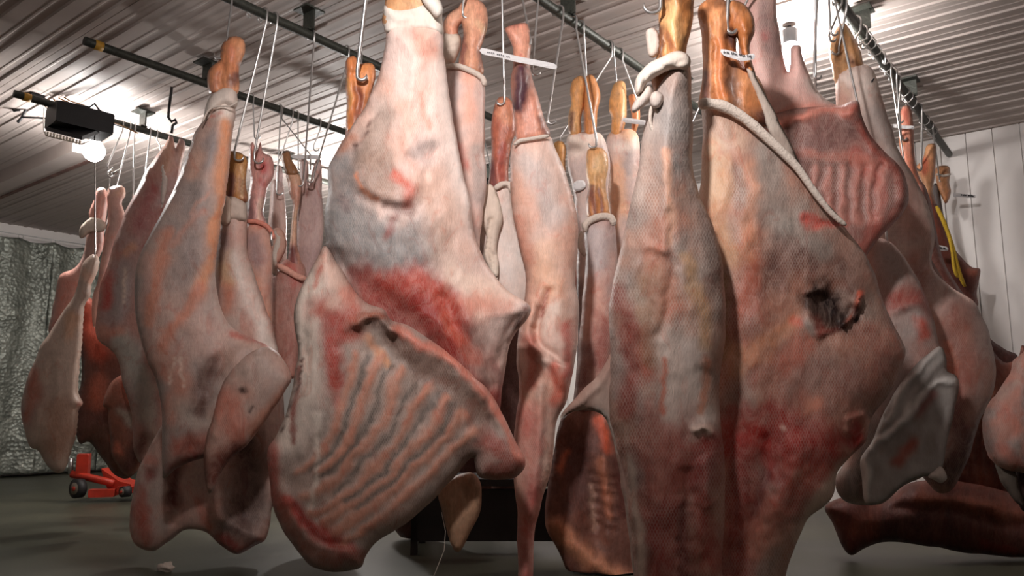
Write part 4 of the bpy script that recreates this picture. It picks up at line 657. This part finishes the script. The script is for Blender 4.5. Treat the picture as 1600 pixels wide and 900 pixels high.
slab('body', [(432,420),(450,404),(472,410),(480,440),(478,500),(466,560),(460,590),(440,580),(426,520),(424,450)], d, .06, 20, c, M_MEAT, (176,124,112), (196,140,124), cols=[([(440,450),(445,500)],16,(170,128,118),.7),([(455,420),(460,440)],10,(190,90,80),.6)], sp=4.5)
strip('pink_sash', [(430,362),(436,372),(432,392),(428,410),(430,430)], d-.05, 5, c, M_CLOTH, 7)
slab('pink_cloth', [(426,362),(436,356),(444,366),(448,384),(440,404),(430,412),(424,400)], d-.03, .03, 9, c, M_DRY, (220,176,158), (206,140,124), sp=3.6)
strip('pink_sash', [(432,414),(448,422),(465,432),(478,436)], d-.08, 5.5, c, simple('pink_cotton', (222,164,146), .85, bump=.5), 8)
hook(486,'A',474,285,'hook curling under the brown sawn bone, left background',.006,.028,-1,Db=5.27)
d = 5.5
c = carcass('hanging_carcass', 'pale grey carcass with two pointed legs and a white label, left background', 485, 420, d)
slab('body', [(470,250),(476,246),(482,254),(484,290),(490,262),(496,246),(502,252),(504,280),(503,300),(506,340),(505,370),(500,400),(490,440),(482,470),(470,470),(462,420),(462,340),(466,290)], d, .05, 14, c, M_MEAT, (186,158,152), (170,142,138), cols=[([(484,290),(484,310)],4,(110,74,66),.7)], sp=4)
slab('paper_tag', [(456,242),(478,242),(500,243),(499,249),(477,248),(457,247)], d-.09, .004, 2.8, c, M_PAPER, sp=3.3, edge=0, lump=.001)
hook(540,'A',490,280,'slanting hook at the right of the left background group',.006,.022,-1,Db=5.3)
d = 5.9
c = carcass('hanging_carcass', 'slim pale leg between the raw joint and the sawn bone, far behind', 440, 470, d)
slab('body', [(424,290),(434,280),(442,284),(446,330),(448,400),(440,460),(424,440),(420,360)], d, .05, 12, c, M_MEAT, (176,150,146), (190,160,150), sp=4)
slab('shank', [(430,262),(438,258),(442,272),(440,292),(430,292)], d, .03, 6, c, M_BONE, (222,190,180), (206,150,130), sp=3)
for a_, b__, l_ in ((392,397,'first short hook from the left on the taped rail'),(435,432,'second hook on the taped rail, behind the long pair'),(462,466,'third hook on the taped rail, left background'),(497,490,'fourth hook on the taped rail, beside the bright ceiling'),(536,530,'last hook on the taped rail before the largest side')):
    hook(a_,'B',b__,[0,212,300,262,232,236][1+(392,435,462,497,536).index(a_)],l_,.0055,.022,1)

# far left
d = 5.7
c = carcass('hanging_carcass', 'tall dark pink carcass with two pointed tops, just left of the big grey side', 215, 720, d)
slab('body', [(258,225),(264,211),(270,214),(274,232),(280,216),(288,220),(288,236),(282,262),(278,290),(272,320),(262,345),(262,400),(262,520),(262,620),(256,680),(236,700),(222,724),(208,700),(206,650),(192,600),(184,560),(172,545),(152,530),(150,500),(156,450),(170,410),(180,372),(196,330),(214,296),(232,262)], d, .10, 42, c, M_MEAT, (166,134,128), (176,124,112), feats=[([(274,232),(262,290),(250,340)],4,-.015),([(190,440),(180,500)],10,.02)], cols=[([(262,225),(256,262)],10,(196,150,126),.8),([(282,230),(280,260)],6,(190,146,126),.8),([(236,300),(214,350)],14,(160,84,84),.7),([(250,330),(230,380)],12,(150,80,72),.6),([(195,420),(186,480)],22,(150,140,136),.7),([(196,415),(190,470)],3,(206,180,160),.7),([(165,425),(160,480)],10,(176,70,60),.8),([(160,520),(190,515)],9,(206,140,120),.7),([(190,530),(215,580),(230,640)],20,(176,172,162),.85),([(232,640),(240,690)],12,(206,196,184),.6),([(222,700),(226,680)],12,(110,66,58),.8),([(195,390),(206,380)],6,(214,150,116),.6)], sp=5, net=.15)
slab('white_tag_cloth', [(252,262),(258,258),(262,280),(258,310),(252,325),(250,300)], d-.08, .02, 5, c, M_DRY, WHT, (206,180,170), sp=3.4)
hook(232,'C',224,298,'straight hook below the far left rail, left of the pointed tops',.0055,.022,1)
hook(243,'C',250,232,'curved hook at the pointed tops of the tall dark pink carcass',.005,.02,1)
d = 6.05
c = carcass('hanging_carcass', 'pink leg pair with ragged white collar at the far left end', 130, 520, d)
slab('body', [(148,310),(152,296),(162,294),(168,304),(166,330),(163,356),(162,380),(152,410),(134,440),(128,470),(118,500),(96,540),(76,520),(80,490),(86,470),(90,440),(96,428),(116,418),(130,396),(136,366),(140,350),(140,330)], d, .07, 18, c, M_MEAT, (206,150,136), (196,160,150), cols=[([(154,310),(152,340)],10,(222,156,140),.8),([(100,440),(96,490)],14,(200,134,120),.7),([(150,370),(140,400)],9,(150,126,116),.6),([(84,500),(80,520)],8,(150,74,64),.7)], sp=4)
slab('ragged_collar', [(126,356),(134,346),(144,340),(160,344),(166,352),(160,362),(142,364),(130,372),(124,370)], d-.07, .035, 9, c, M_DRY, (232,222,206), (216,196,180), sp=3.5, lump=.008, lumps=10)
slab('leg', [(168,300),(172,293),(186,290),(195,294),(196,306),(190,318),(196,345),(188,370),(176,400),(168,430),(160,460),(154,500),(146,510),(144,470),(152,440),(158,410),(164,370),(168,340)], d-.04, .05, 13, c, M_MEAT, (200,156,142), (186,150,140), cols=[([(180,298),(190,302)],7,(226,186,162),.7),([(180,330),(178,360)],8,(176,148,140),.6)], sp=4)
hook(190,'C',168,262,'slanting hook with a swivel in front of the bare bulb, far left',.0055,.02,1)
tube('swivel_ring', [P(173+5*math.cos(t*.8), 272+5*math.sin(t*.8), 6.0) for t in range(9)], .006, M_STEEL, c, 6)
tube('swivel_arm', [P(176,272,6.0),(P(188,265,6.0))], .010, M_STEEL, c, 6)
tube('swivel_pin', [P(172,276,6.0),P(170,298,6.0)], .004, M_STEEL, c, 6)
d = 5.75
c = carcass('hanging_carcass', 'pale yellowish shoulder hanging leftmost of all, in front of the foil curtain', 85, 738, d)
slab('body', [(146,396),(154,402),(150,430),(142,446),(140,464),(132,480),(128,520),(124,570),(122,612),(130,630),(122,642),(118,680),(108,712),(100,735),(86,738),(70,722),(60,704),(46,696),(36,660),(34,630),(42,596),(55,562),(66,536),(84,510),(98,488),(112,468),(120,446),(126,420),(134,406)], d, .12, 40, c, M_MEAT, (196,172,156), (182,158,144), feats=[([(78,540),(66,600),(62,660)],5,.015),([(90,560),(84,640)],4,.008),([(50,620),(44,680)],6,-.015)], cols=[([(130,420),(138,440)],9,(222,178,156),.8),([(112,490),(108,520)],10,(214,160,124),.7),([(52,590),(44,650)],12,(190,118,100),.8),([(100,640),(90,700)],22,(176,134,112),.7),([(126,632)],5,(206,130,116),.8)], sp=4.5)
d = 6.4
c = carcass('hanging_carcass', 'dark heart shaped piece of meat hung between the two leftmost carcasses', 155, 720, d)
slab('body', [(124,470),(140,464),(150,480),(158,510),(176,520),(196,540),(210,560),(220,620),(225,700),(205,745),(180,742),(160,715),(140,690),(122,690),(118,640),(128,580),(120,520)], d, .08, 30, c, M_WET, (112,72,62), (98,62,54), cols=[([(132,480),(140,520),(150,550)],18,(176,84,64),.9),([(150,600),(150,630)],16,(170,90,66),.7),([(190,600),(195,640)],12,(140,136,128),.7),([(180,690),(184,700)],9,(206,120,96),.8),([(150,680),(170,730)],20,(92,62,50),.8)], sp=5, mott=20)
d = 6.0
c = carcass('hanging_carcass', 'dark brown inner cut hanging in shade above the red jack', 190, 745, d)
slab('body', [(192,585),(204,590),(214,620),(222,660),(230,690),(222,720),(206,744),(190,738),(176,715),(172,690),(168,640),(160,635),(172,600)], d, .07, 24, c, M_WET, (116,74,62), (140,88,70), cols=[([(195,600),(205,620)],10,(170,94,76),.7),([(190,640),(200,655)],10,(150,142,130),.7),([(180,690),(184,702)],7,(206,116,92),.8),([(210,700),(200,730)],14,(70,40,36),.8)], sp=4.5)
# dark ones filling the depth behind the front row
k_ = 0
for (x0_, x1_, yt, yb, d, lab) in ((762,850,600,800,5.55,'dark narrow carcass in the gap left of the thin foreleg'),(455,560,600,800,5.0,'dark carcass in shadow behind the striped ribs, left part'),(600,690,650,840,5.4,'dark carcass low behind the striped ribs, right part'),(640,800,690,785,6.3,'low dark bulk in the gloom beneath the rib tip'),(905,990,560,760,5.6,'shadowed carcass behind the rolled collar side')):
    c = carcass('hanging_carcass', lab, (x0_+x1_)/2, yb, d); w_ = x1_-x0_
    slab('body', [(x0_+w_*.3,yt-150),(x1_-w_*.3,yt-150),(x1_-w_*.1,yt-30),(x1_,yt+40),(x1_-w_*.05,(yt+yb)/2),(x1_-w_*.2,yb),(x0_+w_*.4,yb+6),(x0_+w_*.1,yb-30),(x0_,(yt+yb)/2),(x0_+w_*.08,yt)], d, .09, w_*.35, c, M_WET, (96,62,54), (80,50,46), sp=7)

def hang(px, py, D, key, label):
    p = P(px, py, D); ry = rails[key][1]; t_ = Vector((p.x, ry, ZR))
    pts = arc(t_, RR+.007, math.radians(200), 0, Vector((0,-1,0)), UP, 8)+[t_+Vector((0,-.03,-.08)), p+UP*.06, p-UP*.05]
    tag(tube('meat_hook', pts, .0055, M_STEEL, None, 7), label, 'hook')
hang(434,268,5.9,'B','slender hook of the slim pale leg far behind at left')
hang(876,228,4.9,'D','slender hook of the orange shank glimpsed beside the twin bones')
hang(1073,232,3.6,'E','slender hook of the hidden leg between the two big right sides')
for q_, k_, l_ in (((806,452,5.55),'A','slender hook of the dark narrow carcass left of the thin foreleg'),((507,450,5.0),'A','slender hook of the dark carcass behind the left of the ribs'),((645,500,5.4),'A','slender hook of the dark carcass behind the right of the ribs'),((720,540,6.3),'B','slender hook of the low dark bulk beneath the rib tip'),((948,410,5.6),'A','slender hook of the shadowed carcass behind the rolled collar'),((136,470,6.4),'C','slender hook of the dark heart shaped piece at far left'),((200,590,6.0),'C','slender hook of the dark inner cut above the red jack'),((485,255,5.5),'B','slender hook of the pale grey carcass with pointed legs'),((1432,388,4.9),'E','slender hook of the dark rib section behind the veil')):
    hang(*q_, k_, l_)
hang(1386,380,3.82,'E','slender hook of the side that trails the white veil')
q_ = P(1672,520,3.7); tag(tube('meat_hook', [Vector((q_.x,q_.y,ZC-.01)), q_+UP*.1, q_-UP*.04], .006, M_STEEL, None, 7), 'straight hook of the rounded shoulder beyond the right edge', 'hook')
hang(148,402,5.75,'C','slender hook of the leftmost pale shoulder')
# spare hooks on the crowded rail
spare = [(1268,1272,118,'slim hook in front of the bright ceiling at right, right one of its pair'),(1283,1298,50,'hook slanting to the split orange shank from the left'),(1305,1296,60,'hook crossing just above the split orange shank'),(1335,1337,66,'first looped hook right of the split orange shank'),(1345,1343,72,'second looped hook right of the split orange shank'),(1374,1379,96,'small empty hook midway down the crowded rail'),(1398,1403,188,'right hook of the doubled pair above the white-tagged leg')]
for a_, b_, y_, l_ in spare: hook(a_,'E',b_,y_,l_,.006,.018,1)
for i, px_ in enumerate((1352,1358,1366,1384,1412,1418,1424,1444,1450,1456)):
    x_, D_ = rail_depth(px_, YE); cc = Vector((x_, YE, ZR)); n_ = 9
    o = tag(tube('snap_ring', [cc+Vector((.012*math.sin(t*1.3+i), (RR+.012)*math.cos(t*2*math.pi/n_+.3), (RR+.012)*math.sin(t*2*math.pi/n_+.3)-.006)) for t in range(n_+1)]+[cc+Vector((.02,-.02,-.075-.01*(i%3)))], .0045, M_STEEL, None, 6), 'small empty steel ring slung over the crowded rail at right', 'hook', 'empty rings on the crowded rail')
for i, px_ in enumerate((375,392,)):
    x_, D_ = rail_depth(px_+14, YA); cc = Vector((x_, YA, ZR))
    tag(tube('eye_bolt', [cc+Vector((.012*math.cos(t*.7), 0, -.045+.014*math.sin(t*.7))) for t in range(10)], .004, M_STEEL, None, 6), 'tiny eye bolt under the rail at the top left edge', 'bolt', 'eye bolts on the top left rail')

# black iron hook between the taped rail and the pointed tops
t = tag(tube('iron_hook', [P(270,118,5.75),P(268,140,5.75),P(264,170,5.75),P(263,184,5.75),P(268,190,5.75),P(274,187,5.75),P(276,192,5.75),P(270,196,5.75),P(268,208,5.75)], .011, M_BLACK), 'black iron hook hanging from the yellow taped rail', 'hook')

# ================================================================ LAMPS AND THE FAN UNIT
def bulb(px, py, D, label, power, r=.065, power2=None, glass=12):
    c0 = P(px, py, D)
    t = thing('light_bulb', label, 'lamp', (c0.x, c0.y, c0.z))
    bm = bmesh.new(); bmesh.ops.create_uvsphere(bm, u_segments=20, v_segments=12, radius=r)
    for v in bm.verts:
        v.co.z *= 1.15
        if v.co.z > 0: v.co.x *= 1-.35*v.co.z/r; v.co.y *= 1-.35*v.co.z/r
        v.co += c0
    from_bm('glass', bm, simple('lit_bulb_glass', (255,250,245), .3, emit=((1,.96,.93), power)), t, True)
    bm = bmesh.new(); bmesh.ops.create_cone(bm, cap_ends=True, segments=14, radius1=r*.5, radius2=r*.55, depth=r*1.1)
    for v in bm.verts: v.co += c0+Vector((0,0,r*1.55))
    from_bm('socket', bm, M_BLACK, t, False)
    tube('stem', [c0+Vector((0,0,r*2)), Vector((c0.x,c0.y,ZC-.01))], .012, M_BLACK, t, 8)
    return t
BP = 270
bulb(147, 234, 6.35, 'bare glowing bulb beside the black fan unit, far left', BP, .088)
bulb(1236, 88, 4.75, 'glowing bulb half hidden behind the pink carcass, upper right', BP, .085)
bulb(540, 345, 7.6, 'glowing bulb hidden behind the largest netted side', BP*1.9, .085)

c0 = P(118, 195, 6.0); fu = thing('fan_unit', 'black box fan unit strung under the far left rail', 'fan', c0)
def lbox(name, ctr, s, mat, parent, rot=0, bev=.01):
    bm = bmesh.new(); box(bm, (0,0,0), s)
    bmesh.ops.bevel(bm, geom=list(bm.edges), offset=bev, segments=2)
    for v in bm.verts:
        x_, y_ = v.co.x, v.co.y; v.co = Vector((ctr[0]+x_*math.cos(rot)-y_*math.sin(rot), ctr[1]+x_*math.sin(rot)+y_*math.cos(rot), ctr[2]+v.co.z))
    return from_bm(name, bm, mat, parent)
cB = P(125, 190, 5.72)
lbox('housing', cB, (.40,.26,.16), M_BLACK, fu, -.1)
cH = P(112, 208, 5.98)
bm = bmesh.new()
hv = [P(72,204,5.6),P(128,219,5.5),P(155,208,5.75),P(98,194,5.9)]
for h_ in (0,.03):
    for v_ in hv: bm.verts.new(v_+Vector((0,0,h_)))
bm.verts.ensure_lookup_table(); vv = bm.verts
for f_ in ((0,1,2,3),(4,5,6,7),(0,1,5,4),(1,2,6,5),(2,3,7,6),(3,0,4,7)): bm.faces.new([vv[i] for i in f_])
bmesh.ops.recalc_face_normals(bm, faces=bm.faces); from_bm('hood', bm, M_BLACK, fu)
for i in range(11):
    a = P(75+i*5, 206+i*1.35, 5.58-.01*i); tube('grille_bar', [a, a+Vector((0,0,-.03))], .008, simple('cream_plastic', (206,196,182), .6) if i == 0 else bpy.data.materials['cream_plastic'], fu, 6)
tube('grille_edge', [P(70,206,5.6),P(72,212,5.6),P(128,225,5.5),P(140,221,5.6)], .006, bpy.data.materials['cream_plastic'], fu, 6)
tube('wire_hanger', [P(69,168,6.0),P(68,190,5.95),P(69,206,5.9)], .005, M_STEEL, fu, 6)
lbox('clamp', P(57,147,5.9), (.10,.08,.08), M_BLACK, fu, 0)
lbox('clamp', P(72,128,6.2), (.14,.10,.03), M_RAIL, fu, .3, .004)
lbox('clamp', P(98,128,6.3), (.14,.10,.03), M_RAIL, fu, .3, .004)
tube('clamp_stem', [P(71,128,6.2),P(73,150,6.1)], .03, M_RAIL, fu, 8)
for i, q in enumerate(([(75,140),(95,155),(120,165),(150,180),(165,188),(190,196),(215,208)],[(80,150),(88,160),(84,178),(90,185)],[(85,143),(110,158),(130,164),(165,180)],[(60,150),(85,160),(118,166)],[(68,152),(70,165),(74,170),(76,164)])):
    tube('wiring', [P(x_,y_,5.95) for x_,y_ in q], .006, simple('brown_wire', (140,104,62), .6) if i == 0 else bpy.data.materials['brown_wire'], fu, 6)
tube('wiring', [P(x_,y_,5.92) for x_,y_ in [(88,158),(110,162),(140,168),(148,162),(155,172),(162,178)]], .010, M_BLACK, fu, 6)
o = thing('power_cord', 'black plug and looped cord hanging from the ceiling at far left', 'cord', P(22,120,6.3))
tube('plug', [P(21,118,6.4),P(21,126,6.3),P(22,134,6.25)], [.05,.045,.02], M_BLACK, o, 8)
tube('cord', crom([tuple(P(x_,y_,6.2)) for x_,y_ in [(22,130),(27,150),(32,164),(30,172),(22,173),(19,168),(26,160),(36,158),(42,164),(40,172),(34,184),(27,191)]], .03, False), .012, M_BLACK, o, 6)
tube('cord', [P(34,183,6.2),P(60,184,6.1),P(84,186,6.0)], .008, M_BLACK, o, 6)
# snippets of dark hardware stuck to the ceiling near the centre
for i, q in enumerate(([(877,66),(890,62),(905,58),(912,57)],[(900,12),(915,6),(930,4)],[(898,14),(910,10),(922,8)])):
    tag(tube('cable_clip', [P(x_,y_,(ZC-CH)*F/(640-y_)*.985) for x_,y_ in q], .008, M_BLACK, None, 6), ['short black cable clip on the ceiling left of the central rail','black cable scrap on the ceiling at the top edge','second black cable scrap tucked against the first at the top edge'][i], 'clip')
# ================================================================ FLOOR: pallet jack, scrap
M_JACK = simple('red_enamel', (180,52,34), .4, .1, scale=12, var=.2)
c0 = P(160, 765, 7.6); c0.z = 0
j = thing('pallet_jack', 'red pallet jack with dark wheels parked beneath the left carcasses', 'pallet jack', c0)
def jp(px, py, D=7.6): return P(px, py, D)
tube('push_frame', [jp(112,741),jp(138,746),jp(165,752),jp(178,756)], .035, M_JACK, j, 8)
bm = bmesh.new(); 
fr = [jp(158,732),jp(166,738),jp(186,752),jp(205,757),(jp(206,768)),jp(172,776),(jp(168,765)),jp(162,748)]
a_ = [bm.verts.new(p) for p in fr]; b_ = [bm.verts.new(p+HF*.25) for p in fr]
bm.faces.new(a_); bm.faces.new(b_[::-1])
for i in range(len(fr)): bm.faces.new((a_[i], a_[(i+1)%len(fr)], b_[(i+1)%len(fr)], b_[i]))
bmesh.ops.recalc_face_normals(bm, faces=bm.faces); from_bm('pump_bracket', bm, M_JACK, j)
for s_ in (0, .38):
    q = jp(200,765)+HF*(s_+.02); lbox('fork', (q.x+.28, q.y-.22, q.z), (.9,.16,.06), M_JACK, j, -.75, .01)
lbox('mast', jp(126,728)+HF*.05, (.10,.14,.22), M_JACK, j, -.6, .01)
lbox('cross_member', jp(160,770,7.55), (.22,.12,.07), M_JACK, j, -.6, .01)
tube('hydraulic_ram', [jp(111,716),jp(110,742)], .022, M_STEEL, j, 10)
for (px_, py_, r_) in ((122,763,.088),(196,768,.05)):
    q = jp(px_, py_, 7.55); q.z = max(r_, q.z if q.z > r_ else r_); ax = (HF*.8+RT*.45).normalized()
    w_ = tube('wheel', [q-ax*.035, q+ax*.035], r_, simple('rubber', (34,32,32), .6), j, 22)
    tube('wheel_hub', [q-ax*.04, q+ax*.04], r_*.62, simple('hub_grey', (120,110,96), .5), j, 18)
    tube('axle', [q-ax*.05, q+ax*.05], r_*.25, M_JACK, j, 12)
b0 = P(800, 867, 4.75); be = thing('gloom_filler', 'dark low bench added to deepen the gloom beneath the centre carcasses', 'filler', (b0.x, b0.y, 0))  # dark block with legs, added to deepen the shade on the floor
M_GLOOM = simple('gloom_black', (40,38,38), .7, .2, scale=8, var=.3)  # near-black colour stands in for shade
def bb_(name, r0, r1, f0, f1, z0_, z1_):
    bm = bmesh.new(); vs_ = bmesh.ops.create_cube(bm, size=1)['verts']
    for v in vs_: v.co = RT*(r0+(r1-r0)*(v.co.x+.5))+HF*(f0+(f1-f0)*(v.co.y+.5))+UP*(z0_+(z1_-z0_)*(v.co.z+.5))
    bmesh.ops.recalc_face_normals(bm, faces=bm.faces); from_bm(name, bm, M_GLOOM, be)
bb_('filler_top', -.62, .80, 4.8, 5.3, .40, .44)
bb_('filler_front', -.60, .78, 4.83, 4.86, .08, .38)
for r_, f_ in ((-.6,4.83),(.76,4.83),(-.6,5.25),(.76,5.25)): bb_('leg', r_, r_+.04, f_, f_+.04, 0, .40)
q = P(261, 860, 4.35); q.z = .02
bm = bmesh.new(); bmesh.ops.create_icosphere(bm, subdivisions=3, radius=.04)
for v in bm.verts:
    v.co *= 1+.5*noise.noise(v.co*40); v.co.z *= .6; v.co += q+Vector((0,0,.006))
from_bm('fat_scrap', bm, M_CLOTH, None, True); tag(bpy.data.objects['fat_scrap'], 'little white scrap of fat on the floor at lower left', 'scrap')
